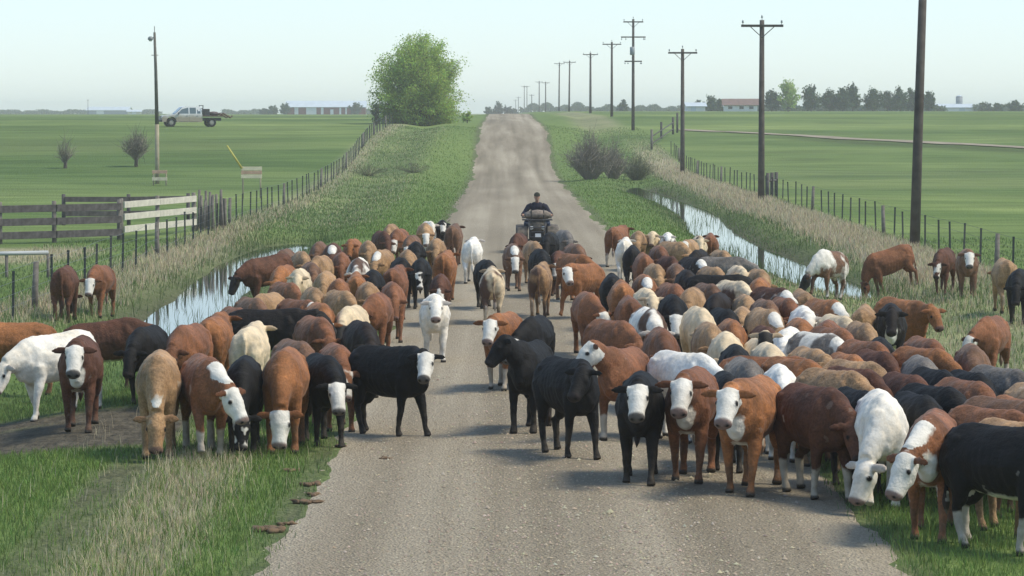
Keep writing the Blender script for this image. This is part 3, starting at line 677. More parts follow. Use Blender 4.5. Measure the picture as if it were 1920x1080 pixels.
# ------------------------------------------------------------------ pickup truck with flat deck, far left
def dirty_white():
    m = mat('dusty_white_paint', (.70, .70, .68), .35, spec=.5); nt = m.node_tree; N = nt.nodes.new; L = nt.links.new; b = nt.nodes['Principled BSDF']
    tc = N('ShaderNodeTexCoord'); sx = N('ShaderNodeSeparateXYZ'); n = N('ShaderNodeTexNoise'); n.inputs['Scale'].default_value = 2.5; n.inputs['Detail'].default_value = 5
    L(tc.outputs['Object'], sx.inputs[0]); L(tc.outputs['Object'], n.inputs['Vector'])
    ad = N('ShaderNodeMath'); ad.operation = 'MULTIPLY_ADD'; ad.inputs[1].default_value = .45; L(n.outputs[0], ad.inputs[0]); L(sx.outputs[2], ad.inputs[2])
    mp = N('ShaderNodeMapRange'); mp.inputs[1].default_value = 1.05; mp.inputs[2].default_value = 1.45; L(ad.outputs[0], mp.inputs[0])
    mx = N('ShaderNodeMix'); mx.data_type = 'RGBA'; mx.inputs[6].default_value = (.36, .30, .22, 1); mx.inputs[7].default_value = (.70, .70, .68, 1); L(mp.outputs[0], mx.inputs[0]); L(mx.outputs[2], b.inputs['Base Color'])
    return m
M_PAINT = dirty_white(); M_BLK = mat('black_rubber', (.018, .018, .018), .75, .2, 8); M_GLASS = mat('tinted_glass', (.10, .14, .15), .08, spec=.6); M_CHROME = mat('dull_chrome', (.45, .46, .48), .3, metal=.8); M_RUST = mat('rusty_steel', (.10, .06, .045), .8, .4, 4); M_DKGREY = mat('dark_grey_plastic', (.05, .05, .055), .6)
M_RIM = mat('dusty_rim', (.42, .38, .31), .6, .1, 5); M_HL = mat('headlamp', (.6, .62, .62), .15, spec=.6)
def wheel(t, x, y, r, w, rimm=None, lug=0):
    m = MB(); n = 20
    prof = [(r * .58, -w / 2), (r * .9, -w / 2), (r, -w * .34), (r, w * .34), (r * .9, w / 2), (r * .58, w / 2)]
    vs_ = []; fs = []
    for i in range(n):
        a = 2 * math.pi * i / n
        for q, yy in prof:
            q2 = q * (1 - (lug if (i % 2 and q > r * .95) else 0)); vs_.append((q2 * math.cos(a), yy, q2 * math.sin(a)))
    k = len(prof)
    for i in range(n):
        for j in range(k): fs.append((i * k + j, ((i + 1) % n) * k + j, ((i + 1) % n) * k + (j + 1) % k, i * k + (j + 1) % k))
    m.add(vs_, fs); ty = m.build('tyre', M_BLK, None, lug == 0)
    wl = bpy.data.objects.new('wheel', None); C.objects.link(wl); wl.parent = t; wl.location = (x, y, r); ty.parent = wl
    m = MB(); m.tube([(0, -w * .38, 0), (0, -w * .30, 0), (0, w * .30, 0), (0, w * .38, 0)], [r * .32, r * .6, r * .6, r * .32], 14); m.build('rim', rimm or M_RIM, wl, True)
    return wl
tx_, ty_, tz_ = at(356, 291)
t = thing('pickup_truck', 'dusty white crew-cab pickup with flat deck parked in the left field', 'truck', (tx_, ty_, tz_), math.atan2(-math.cos(R(-74)), math.sin(R(-74))))
# local: front +x, length 5.7; side profile
def arch(cx, r, n=8, z0=.46):
    return [(cx + r * math.cos(math.pi * i / n), z0 + r * math.sin(math.pi * i / n) * .98) for i in range(n + 1)]
front_low = [(-.62, .42), (-.62, 1.12), (1.35, 1.14), (1.55, 1.13), (2.55, 1.02), (2.68, .92), (2.70, .45)] + [(2.32, .45)] + arch(1.85, .47) + [(1.36, .42)]
m = MB(); m.prism(front_low, -.95, .95); m.build('body', M_PAINT, t, bevel=.025)
cabp = [(-.95, 1.13), (-.92, 1.66), (-.78, 1.84), (.55, 1.86), (.75, 1.80), (1.52, 1.14)]
m = MB(); m.prism([(-.98, .42), (-.98, 1.135), (-.60, 1.135), (-.60, .42)], -.948, .948); m.build('rear_cab_panel', M_PAINT, t)
cab = MB(); n = len(cabp)
vs_ = [(x, -.93 if z < 1.3 else -.76, z) for x, z in cabp] + [(x, .93 if z < 1.3 else .76, z) for x, z in cabp]
cab.add(vs_, [tuple(range(n)), tuple(range(n, 2 * n))[::-1]] + [(i, i + n, (i + 1) % n + n, (i + 1) % n) for i in range(n)]); cab.build('cab', M_PAINT, t, bevel=.02)
def pane(pts, nm='window'):
    m = MB(); nrm = (Vector(pts[1]) - Vector(pts[0])).cross(Vector(pts[2]) - Vector(pts[0])).normalized()
    c = sum((Vector(p) for p in pts), Vector()) / len(pts)
    if nrm.dot(c - Vector((.2, 0, 1.4))) < 0: nrm = -nrm
    k = len(pts); m.add([Vector(p) + nrm * .004 for p in pts] + [Vector(p) + nrm * .018 for p in pts], [tuple(range(k)), tuple(range(k, 2 * k))] + [(i, (i + 1) % k, (i + 1) % k + k, i + k) for i in range(k)])
    m.build(nm, M_GLASS, t)
for s in (-1, 1):
    yy = lambda z: s * (.93 - (z - 1.14) / .52 * .17 if z < 1.66 else .76)
    pane([(1.30, yy(1.20), 1.20), (.74, yy(1.66), 1.72), (.28, yy(1.66), 1.74), (.28, yy(1.20), 1.20)], 'front_window')
    pane([(.18, yy(1.20), 1.20), (.18, yy(1.66), 1.74), (-.40, yy(1.66), 1.74), (-.40, yy(1.20), 1.20)], 'rear_window')
    pane([(-.50, yy(1.20), 1.20), (-.50, yy(1.66), 1.72), (-.78, yy(1.66), 1.66), (-.82, yy(1.20), 1.20)], 'quarter_window')
    for dx in (.75, -.20):
        m = MB(); m.box((dx, s * .955, .80), (.88 if dx > 0 else .84, .02, .62)); d_ = m.build('door', M_PAINT, t, bevel=.006); m = MB(); m.box((dx - .30, s * .975, .98), (.16, .03, .035)); m.build('handle', M_DKGREY, d_)
    m = MB(); m.box((1.22, s * 1.06, 1.22), (.12, .2, .18)); m.build('mirror', M_DKGREY, t, bevel=.01)
    m = MB(); m.box((2.705, s * .70, .86), (.05, .30, .18)); m.build('headlight', M_HL, t, bevel=.008)
pane([(1.46, -.80, 1.21), (1.46, .80, 1.21), (.84, .70, 1.76), (.84, -.70, 1.76)], 'windshield')
m = MB(); m.box((2.705, 0, .84), (.05, 1.04, .30)); g_ = m.build('grille', M_DKGREY, t, bevel=.01)
for zz in (.76, .84, .92): m = MB(); m.box((2.735, 0, zz), (.02, 1.0, .025)); m.build('grille_bar', M_CHROME, g_)
m = MB(); m.box((2.76, 0, .55), (.16, 1.9, .22)); m.build('bumper', M_DKGREY, t, bevel=.03)
for sx in (1.85, -1.85):
    for s in (-.8, .8): wheel(t, sx, s, .40, .27)
m = MB(); m.box((-2.0, 0, .98), (2.0, 2.0, .10)); m.build('deck', M_RUST, t, bevel=.01)
m = MB(); m.box((-1.7, 0, .68), (2.2, .85, .26)); m.build('chassis', M_DKGREY, t)
for s in (-.9, .9): m = MB(); m.tube([(-1.02, s, 1.0), (-1.04, s, 1.95)], .045, 6); m.build('rack_post', M_DKGREY, t)
for zz in (1.4, 1.65, 1.93): m = MB(); m.tube([(-1.03, -.9, zz), (-1.03, .9, zz)], .035, 6); m.build('rack_bar', M_DKGREY, t)
m = MB(); m.box((-1.45, .1, 1.32), (.5, 1.2, .6)); m.build('toolbox', M_DKGREY, t, bevel=.03)
for s in (-.85, .85):
    m = MB(); m.tube([(-2.6, s, 1.06), (-2.9, s, 1.22), (-3.55, s * 1.05, .82), (-3.75, s * .9, 1.0)], [.09, .09, .08, .07], 6); m.build('bale_arm', M_RUST, t)
m = MB(); m.tube([(-2.75, -.85, 1.14), (-2.75, .85, 1.14)], .07, 8); m.build('cross_tube', M_RUST, t)
m = MB(); m.ell((-2.2, -.2, 1.2), (.55, .6, .2), 10); m.build('tarp_heap', mat('brown_tarp', (.11, .085, .085), .9, .3, 4), t, True)

# ------------------------------------------------------------------ quad bike and rider
M_CAMO = mat('camouflage_plastic', (.16, .13, .10), .7, scale=9, c2=(.045, .042, .035)); M_JKT = mat('navy_jacket', (.022, .022, .038), .9, .3, 20, .2); M_JEAN = mat('blue_jeans', (.04, .055, .09), .9, .2, 20); M_SKIN = mat('skin', (.42, .24, .17), .6); M_CAP = mat('dark_cap', (.03, .03, .02), .9); M_BOOT = mat('boot_leather', (.04, .028, .02), .8)
ax, ay, az = at(1007, 98.5)
q = thing('quad_bike', 'camouflage quad bike driven behind the herd in mid-road', 'quad bike', (ax, ay, az + .012), R(-90)); q.scale = (1.08,) * 3   # local front +x -> towards camera
for sx in (.62, -.62):
    for s in (-1, 1): wheel(q, sx, s * .44, .31, .26, M_DKGREY, .06)
m = MB(); m.prism([(-.75, .42), (-.70, .62), (.45, .66), (.72, .56), (.70, .34), (.3, .28), (-.5, .30)], -.2, .2); m.build('frame', M_DKGREY, q, bevel=.03)
m = MB(); m.tube([(.30, 0, .80), (.55, 0, .82), (.78, 0, .74), (.86, 0, .62)], [(.20, .14), (.27, .15), (.25, .13), (.16, .08)], 12); m.build('hood', M_CAMO, q, True)
for sx in (.62, -.62):
    for s in (-1, 1):
        m = MB(); pts = [(sx + .40 * math.cos(a), s * .43, .36 + .38 * math.sin(a)) for a in np.linspace(.25, math.pi - .25, 7)]
        m.tube(pts, [(.17, .018)] * 7, 8); m.build('fender', M_CAMO, q, True)
m = MB(); m.tube([(.25, 0, .83), (-.05, 0, .84), (-.45, 0, .88), (-.72, 0, .86)], [(.12, .06), (.16, .07), (.18, .07), (.14, .05)], 10); m.build('seat', M_BLK, q, True)
for s in (-1, 1):
    m = MB(); m.ell((.87, s * .17, .70), (.04, .075, .055), 10); m.build('headlight', M_HL, q, True)
    m = MB(); m.tube([(.33, s * .05, .98), (.28, s * .22, 1.05), (.20, s * .40, 1.04)], .018, 6); h_ = m.build('handlebar', M_DKGREY, q, True); m = MB(); m.tube([(.225, s * .33, 1.043), (.18, s * .45, 1.035)], .026, 8); m.build('grip', M_BLK, h_, True)
m = MB(); m.tube([(.40, 0, .80), (.33, 0, 1.0)], .05, 8); m.build('steering_column', M_DKGREY, q, True)
m = MB()
for yy in np.linspace(-.42, .42, 7): m.tube([(.30, yy, .93), (.88, yy, .93)], .013, 5)
for xx in (.30, .88): m.tube([(xx, -.42, .93), (xx, .42, .93)], .016, 5)
for xx in (.42, .80):
    for s in (-1, 1): m.tube([(xx, s * .22, .93), (xx, s * .22, .74)], .014, 5)
m.build('front_rack', M_DKGREY, q)
m = MB()
for yy in np.linspace(-.42, .42, 7): m.tube([(-.95, yy, .95), (-.48, yy, .95)], .013, 5)
for xx in (-.95, -.48): m.tube([(xx, -.42, .95), (xx, .42, .95)], .016, 5)
for s in (-1, 1): m.tube([(-.7, s * .2, .95), (-.7, s * .2, .74)], .014, 5)
m.build('rear_rack', M_DKGREY, q)
m = MB()
for s in (-1, 1): m.tube([(.72, s * .2, .36), (.96, s * .22, .42), (.98, s * .22, .72), (.86, s * .22, .86)], .02, 6)
for zz in (.45, .60, .72): m.tube([(.975, -.22, zz), (.975, .22, zz)], .018, 6)
m.build('bumper', M_DKGREY, q)
m = MB(); m.box((.99, .02, .50), (.02, .16, .10)); m.build('number_plate', M_WHITEW, q)
for s in (-1, 1): m = MB(); m.box((-.05, s * .33, .33), (.5, .24, .04)); m.build('footrest', M_DKGREY, q, bevel=.01)
# bag strapped on the front rack
M_BAG = mat('tan_camouflage_bag', (.30, .235, .19), .9, scale=11, c2=(.09, .08, .065))
bg = thing('rack_bag', 'lumpy tan camouflage bag strapped to the quad bike front rack', 'bag', (ax, ay - .62 * 1.08, az + .012 + .945 * 1.08), R(-90)); bg.scale = (1.15, 1.15, 1.3)
m = MB(); m.tube([(0, -.34, .09), (0, -.22, .10), (.02, 0, .115), (0, .22, .105), (0, .36, .085)], [(.10, .06), (.19, .09), (.21, .11), (.2, .10), (.11, .06)], 12); m.build('bag_body', M_BAG, bg, True)
for yy in (-.16, .17): m = MB(); m.tube([(-.2, yy, .02), (-.16, yy, .17), (0, yy, .222), (.17, yy, .18), (.22, yy, .02)], .014, 5, False); m.build('strap', M_BLK, bg)

def remeshed(mb, name, voxel, smooth_it=6, fac=.5):
    me = bpy.data.meshes.new('tmp'); me.from_pydata([tuple(v) for v in mb.v], [], mb.f); me.update()
    bm = bmesh.new(); bm.from_mesh(me); bmesh.ops.recalc_face_normals(bm, faces=bm.faces); bm.to_mesh(me); bm.free()
    o = bpy.data.objects.new('tmp', me); C.objects.link(o)
    r = o.modifiers.new('r', 'REMESH'); r.mode = 'VOXEL'; r.voxel_size = voxel; r.adaptivity = 0
    s = o.modifiers.new('s', 'SMOOTH'); s.factor = fac; s.iterations = smooth_it
    dg = bpy.context.evaluated_depsgraph_get(); ev = o.evaluated_get(dg)
    out = bpy.data.meshes.new_from_object(ev); out.name = name
    bpy.data.objects.remove(o, do_unlink=True); bpy.data.meshes.remove(me)
    out.polygons.foreach_set('use_smooth', [True] * len(out.polygons)); return out
def rider_mesh():
    m = MB()   # local: faces +x, origin at the seat
    m.tube([(-.06, 0, -.02), (-.05, 0, .10), (.0, 0, .28), (.06, 0, .44), (.08, 0, .53)], [(.16, .12), (.17, .125), (.165, .115), (.19, .11), (.12, .08)], 12)
    m.tube([(.07, 0, .50), (.11, 0, .60)], .055, 8)
    m.ell((.14, 0, .70), (.098, .075, .118), 14); m.ell((.17, 0, .63), (.06, .05, .05), 10)
    m.tube([(.22, 0, .72), (.255, 0, .675), (.235, 0, .665)], [.012, .017, .012], 6)
    for s in (-1, 1):
        m.ell((.135, s * .078, .69), (.022, .014, .03), 8)
        m.tube([(.06, s * .15, .45), (.06, s * .24, .42), (.12, s * .34, .27), (.20, s * .40, .21), (.30, s * .40, .185)], [.075, .068, .052, .042, .034], 9)
        m.tube([(.29, s * .40, .185), (.345, s * .40, .19)], [(.03, .04), (.026, .042)], 8)            # palm
        for k, (dy, ln) in enumerate(((-.033, .052), (-.011, .06), (.011, .057), (.032, .046))):         # four fingers curled round the grip
            m.tube([(.335, s * .40 + dy, .205), (.335 + ln * .7, s * .40 + dy, .205), (.335 + ln * .85, s * .40 + dy, .175), (.335 + ln * .4, s * .40 + dy, .155)], [.0105, .0105, .010, .009], 6)
        m.tube([(.31, s * .362, .18), (.345, s * .345, .165), (.375, s * .352, .155)], [.012, .012, .010], 6)   # thumb
        m.tube([(-.03, s * .10, .0), (.18, s * .24, .02), (.33, s * .30, -.02)], [.105, .092, .07], 9)
        m.tube([(.33, s * .30, -.02), (.24, s * .32, -.26), (.19, s * .32, -.46)], [.07, .06, .045], 9)
        m.tube([(.16, s * .32, -.47), (.22, s * .32, -.49), (.33, s * .33, -.50)], [(.045, .045), (.048, .045), (.04, .028)], 8)
    return remeshed(m, 'body', .011, 4)
bm_ = rider_mesh(); bm_.materials.append(M_SKIN)
rider = thing('person', 'rider in dark jacket and cap sitting on the quad bike', 'person', (ax, ay + .14 * 1.08, az + .012 + .855 * 1.08), R(-90)); rider.scale = (1.08,) * 3
body = link('body', bm_, None, rider)
def shell(name, src, test, off, m):
    bm = bmesh.new(); bm.from_mesh(src); bm.normal_update()
    kill = [f for f in bm.faces if not test(f.calc_center_median())]; bmesh.ops.delete(bm, geom=kill, context='FACES')
    for v in bm.verts: v.co += v.normal * off
    me = bpy.data.meshes.new(name); bm.to_mesh(me); bm.free(); me.polygons.foreach_set('use_smooth', [True] * len(me.polygons)); return link(name, me, m, rider)
shell('jacket', bm_, lambda p: (p.z > .03 and p.z < .545 and not (p.x > .285 and abs(p.y) > .33)), .016, M_JKT)
shell('jeans', bm_, lambda p: p.z < .09 and p.z > -.44 and not (p.x > .285 and abs(p.y) > .33 and p.z > .1), .010, M_JEAN)
shell('boots', bm_, lambda p: p.z < -.36, .014, M_BOOT)
m = MB(); m.ell((.13, 0, .755), (.112, .09, .085), 14); m.tube([(.19, 0, .755), (.25, 0, .75), (.31, 0, .735)], [(.085, .012), (.08, .010), (.04, .008)], 10); m.build('cap', M_CAP, rider, True)
for s in (-1, 1): m = MB(); m.ell((.232, s * .03, .71), (.010, .013, .008), 8); m.build('eye', M_DKGREY, rider, True)
m = MB(); m.ell((.22, 0, .625), (.014, .025, .006), 8); m.build('mouth', mat('lips', (.25, .10, .08), .6), rider, True)

# ------------------------------------------------------------------ cattle: posed body meshes
def cow_mesh(name, p, yaw, ph, hyaw=0.0, legs=(0, 0, 0, 0), Ln=.50, fat=1.0, tail=0.0):
    """one continuous body facing +x, feet at z = 0; p neck pitch, ph head pitch (down negative), yaw turns the neck, hyaw the head"""
    m = MB()
    T = [(-.805, .985, .06, .09), (-.75, .96, .15, .225), (-.60, .93, .225, .305), (-.36, .895, .25, .335), (-.05, .88, .27 * fat, .355), (.25, .885, .26 * fat, .355), (.45, .90, .215, .355), (.60, .89, .17, .30), (.71, .84, .11, .21), (.77, .80, .05, .10)]
    vs_ = []; fs = []; n = 22
    for x, z, w, h in T:                     # pear-shaped sections: narrow along the spine, wide at the flank
        for j in range(n):
            b = 2 * math.pi * j / n; sb = math.sin(b); vs_.append((x, w * math.cos(b) * (1.04 - .20 * sb if sb > 0 else 1.04 + .10 * sb), z + h * sb))
    for i in range(len(T) - 1):
        for j in range(n): fs.append((i * n + j, i * n + (j + 1) % n, (i + 1) * n + (j + 1) % n, (i + 1) * n + j))
    fs.append(tuple(range(n))[::-1]); fs.append(tuple((len(T) - 1) * n + j for j in range(n))); m.add(vs_, fs)
    m.tube([(-.72, 0, 1.16), (-.5, 0, 1.205), (0, 0, 1.20), (.40, 0, 1.225), (.55, 0, 1.17)], [.03, .04, .04, .045, .03], 8)   # spine and withers
    for s in (-1, 1):
        m.ell((-.60, s * .12, .86), (.22, .13, .30), 12)            # haunch
        m.ell((-.55, s * .17, 1.08), (.085, .045, .05), 8)             # hook bone
        m.ell((.42, s * .125, .84), (.17, .11, .32), 12)             # shoulder
    m.ell((-.76, 0, 1.11), (.07, .06, .06), 8)
    N0 = Vector((.47, 0, 1.0))
    nd = Vector((math.cos(yaw) * math.cos(p), math.sin(yaw) * math.cos(p), math.sin(p)))
    poll = N0 + nd * Ln + Vector((.08, 0, .04))
    mid = N0.lerp(poll, .5) + Vector((.03 * math.cos(yaw * .4), 0, -.015))
    m.tube([N0 - Vector((.12, 0, .02)), N0.lerp(mid, .45), mid, poll - nd * .04], [(.165, .29), (.155, .25), (.125, .185), (.088, .125)], 14)
    m.tube([(.60, 0, .72), (.74, 0, .74), mid - Vector((0, 0, .16))], [.06, .06, .03], 8)      # dewlap
    a = yaw + hyaw
    f = Vector((math.cos(a) * math.cos(ph), math.sin(a) * math.cos(ph), math.sin(ph))); s_ = Vector((-math.sin(a), math.cos(a), 0)); u = f.cross(s_)
    if u.z < 0 and abs(ph) < 1.5: u = -u
    HR = [(-.07, .05, .06, -.03), (-.02, .092, .10, -.035), (.05, .112, .125, -.045), (.13, .120, .138, -.055), (.20, .106, .132, -.058), (.265, .092, .114, -.05), (.325, .088, .098, -.044), (.38, .095, .088, -.04), (.415, .084, .068, -.038), (.435, .045, .035, -.038)]
    n = 16; vs_ = []; fs = []
    for t, w, h, o in HR:
        for j in range(n):
            b = 2 * math.pi * j / n; vs_.append(poll + f * t + u * o + s_ * (w * math.cos(b)) + u * (h * math.sin(b)))
    k = len(HR)
    for i in range(k - 1):
        for j in range(n): fs.append((i * n + j, i * n + (j + 1) % n, (i + 1) * n + (j + 1) % n, (i + 1) * n + j))
    fs.append(tuple(range(n))[::-1]); fs.append(tuple((k - 1) * n + j for j in range(n))); m.add(vs_, fs)
    for sg in (-1, 1):
        m.ell(poll + f * .145 + s_ * (sg * .104) + u * .005, (.03, .03, .03), 8)
        m.ell(poll + f * .405 + s_ * (sg * .05) + u * -.005, (.03, .03, .025), 8)
        e0 = poll + f * .01 + s_ * (sg * .085) + u * .0
        ed = (s_ * sg * .95 - f * .12 - Vector((0, 0, .22))).normalized(); wid = (Vector((0, 0, 1)) - ed * ed.z).normalized() * .6 + f * -.3
        wid = (wid - ed * wid.dot(ed)).normalized(); th = ed.cross(wid)
        rings = [(0, .03, .028), (.06, .052, .022), (.12, .056, .018), (.17, .04, .015), (.205, .012, .01)]
        vs_ = []; fs = []
        for t, w, h in rings:
            for j in range(8):
                b = 2 * math.pi * j / 8; vs_.append(e0 + ed * t + wid * (w * math.cos(b)) + th * (h * math.sin(b)))
        for i in range(len(rings) - 1):
            for j in range(8): fs.append((i * 8 + j, i * 8 + (j + 1) % 8, (i + 1) * 8 + (j + 1) % 8, (i + 1) * 8 + j))
        fs.append(tuple(range(8))[::-1]); fs.append(tuple((len(rings) - 1) * 8 + j for j in range(8))); m.add(vs_, fs)
    for i, sg in enumerate((1, -1)):
        q = legs[i]; lift = .10 if q > .2 else 0
        m.tube([(.43, sg * .15, .84), (.41 + q * .1, sg * .155, .66), (.44 + q * .5 + lift * .5, sg * .145, .385 + lift * .4), (.43 + q * .9, sg * .14, .13 + lift), (.44 + q, sg * .14, .085 + lift), (.475 + q, sg * .14, .012 + lift)], [(.10, .14), (.078, .098), (.055, .058), (.041, .043), (.05, .052), (.058, .066)], 10)
        q = legs[2 + i]; lift = .08 if q > .2 else 0
        m.tube([(-.58, sg * .14, .90), (-.50 + q * .15, sg * .165, .68), (-.62 + q * .6, sg * .15, .45 + lift * .5), (-.69 + q * .75, sg * .14, .40 + lift * .6), (-.655 + q * .95, sg * .14, .14 + lift), (-.64 + q, sg * .14, .09 + lift), (-.60 + q, sg * .14, .012 + lift)], [(.13, .18), (.105, .135), (.058, .075), (.05, .06), (.043, .046), (.05, .054), (.058, .068)], 10)
    m.tube([(-.76, 0, 1.16), (-.835, tail * .1, 1.08), (-.85, tail * .25, .80), (-.84, tail * .4, .56), (-.83, tail * .5, .42), (-.83, tail * .5, .30)], [.035, .034, .026, .024, .042, .014], 8)
    me = remeshed(m, name, .019, 5)
    co = np.empty(len(me.vertices) * 3, np.float32); me.vertices.foreach_get('co', co); co = co.reshape(-1, 3)
    # slight unevenness of hide: muscle, ribs, folds
    dz = np.array([mnoise.noise(Vector(c) * 5.0) * .013 + mnoise.noise(Vector(c) * 13.0) * .006 + mnoise.noise(Vector(c) * 34.0) * .0028 for c in co.tolist()])
    dz += .0022 * np.sin(co[:, 0] * 62 + co[:, 2] * 9) * ss(co[:, 0], -.35, -.2) * (1 - ss(co[:, 0], .2, .35)) * ss(co[:, 2], .55, .65) * (1 - ss(co[:, 2], 1.0, 1.1))
    nr = np.empty(len(co) * 3, np.float32); me.vertices.foreach_get('normal', nr); co0 = co.copy(); co = co + nr.reshape(-1, 3) * dz[:, None]
    me.vertices.foreach_set('co', co.astype(np.float32).ravel()); me.update()
    P_ = np.array(poll); rel = co - P_; ht = rel @ np.array(f); hs = rel @ np.array(s_); hu = rel @ np.array(u)
    inh = (ht > -.09) & (ht < .52) & (np.abs(hs) < .34) & (hu > -.22) & (hu < .16)
    if ph < -1.2: inh &= co[:, 0] > .62
    ear = inh & (np.abs(hs) > .118) & (ht < .09)
    face = np.where(inh & ~ear, ss(ht, -.05, .01), 0); muz = np.where(inh, ss(ht, .355, .39), 0) * ss(hu, -.13, -.09)
    eye = np.zeros(len(co))
    for sg in (-1, 1):
        c = P_ + np.array(f) * .15 + np.array(s_) * (sg * .118) + np.array(u) * .005
        eye = np.maximum(eye, 1 - ss(np.linalg.norm(co - c, axis=1), .026, .040))
        c = P_ + np.array(f) * .43 + np.array(s_) * (sg * .05) + np.array(u) * -.01
        eye = np.maximum(eye, 1 - ss(np.linalg.norm(co - c, axis=1), .016, .030))
    legm = np.where(inh, 0, 1 - ss(co[:, 2], .30, .44)); hoof = np.where(inh, 0, 1 - ss(co[:, 2], .055, .075))
    tailm = (co[:, 0] < -.815) & (co[:, 2] < 1.0)
    legzone = (np.abs(co[:, 1]) > .085) & (((co[:, 0] > .26) & (co[:, 0] < .66)) | (co[:, 0] < -.36))
    belly = np.where(inh | tailm | legzone, 0, (1 - ss(co[:, 2], .50, .64)) * ss(co[:, 2], .40, .46)); brisket = np.where(inh, 0, ss(co[:, 0], .60, .70) * (1 - ss(co[:, 2], .82, .98)) * ss(co[:, 2], .5, .56) * (1 - ss(np.abs(co[:, 1]), .06, .14)))
    belly = np.maximum(belly, brisket)
    seg = np.array(poll - N0); tt = ((co - np.array(N0)) @ seg) / (seg @ seg); axis = np.array(N0) + tt[:, None] * seg; off = co - axis
    crest = np.where(~inh & (tt > .15) & (tt < 1.1) & (co[:, 0] > .4), (off[:, 2] > .08) * (1 - ss(np.linalg.norm(off[:, :2], axis=1), .07, .15)), 0)
    for nm, arr in (('marks', np.stack([face, legm, belly, crest], 1)), ('marks2', np.stack([muz, hoof, eye, ear * 1.0], 1))):
        at_ = me.color_attributes.new(nm, 'FLOAT_COLOR', 'POINT'); at_.data.foreach_set('color', arr.astype(np.float32).ravel())
        # alpha travels as a float attribute of its own
        fa = me.attributes.new(nm + '_a', 'FLOAT', 'POINT'); fa.data.foreach_set('value', arr[:, 3].astype(np.float32))
    tl = me.attributes.new('tuft', 'FLOAT', 'POINT'); tl.data.foreach_set('value', ((co[:, 0] < -.79) & (co[:, 2] < .52) & (np.abs(co[:, 1]) < .09 + abs(tail) * .6)).astype(np.float32))
    return me
W1, W2, S0 = (.16, -.14, -.10, .16), (-.16, .22, .16, -.12), (0, .03, -.03, .02)
POSES = dict(
    up=(R(38), 0, R(-52), 0, S0), upL=(R(36), R(28), R(-50), R(30), S0), upR=(R(36), R(-28), R(-50), R(-30), S0),
    mid=(R(14), 0, R(-50), 0, W1), midL=(R(14), R(26), R(-48), R(26), W2), midR=(R(14), R(-26), R(-48), R(-26), W1), mid2=(R(8), R(8), R(-56), R(-6), W2),
    low=(R(-16), 0, R(-58), 0, W1), lowL=(R(-18), R(22), R(-58), R(18), W2), lowR=(R(-18), R(-22), R(-58), R(-18), W1),
    graze=(R(-56), 0, R(-70), 0, S0, .60), grazeL=(R(-52), R(30), R(-66), R(16), W1, .62), grazeR=(R(-52), R(-30), R(-66), R(-16), W2, .62))
COW = {}
for k, v in POSES.items():
    COW[k] = cow_mesh('cow_' + k, v[0], v[1], v[2], v[3], v[4], v[5] if len(v) > 5 else .50, 1.0 + .05 * math.sin(len(COW) * 2.1), .12 * math.sin(len(COW) * 1.7))

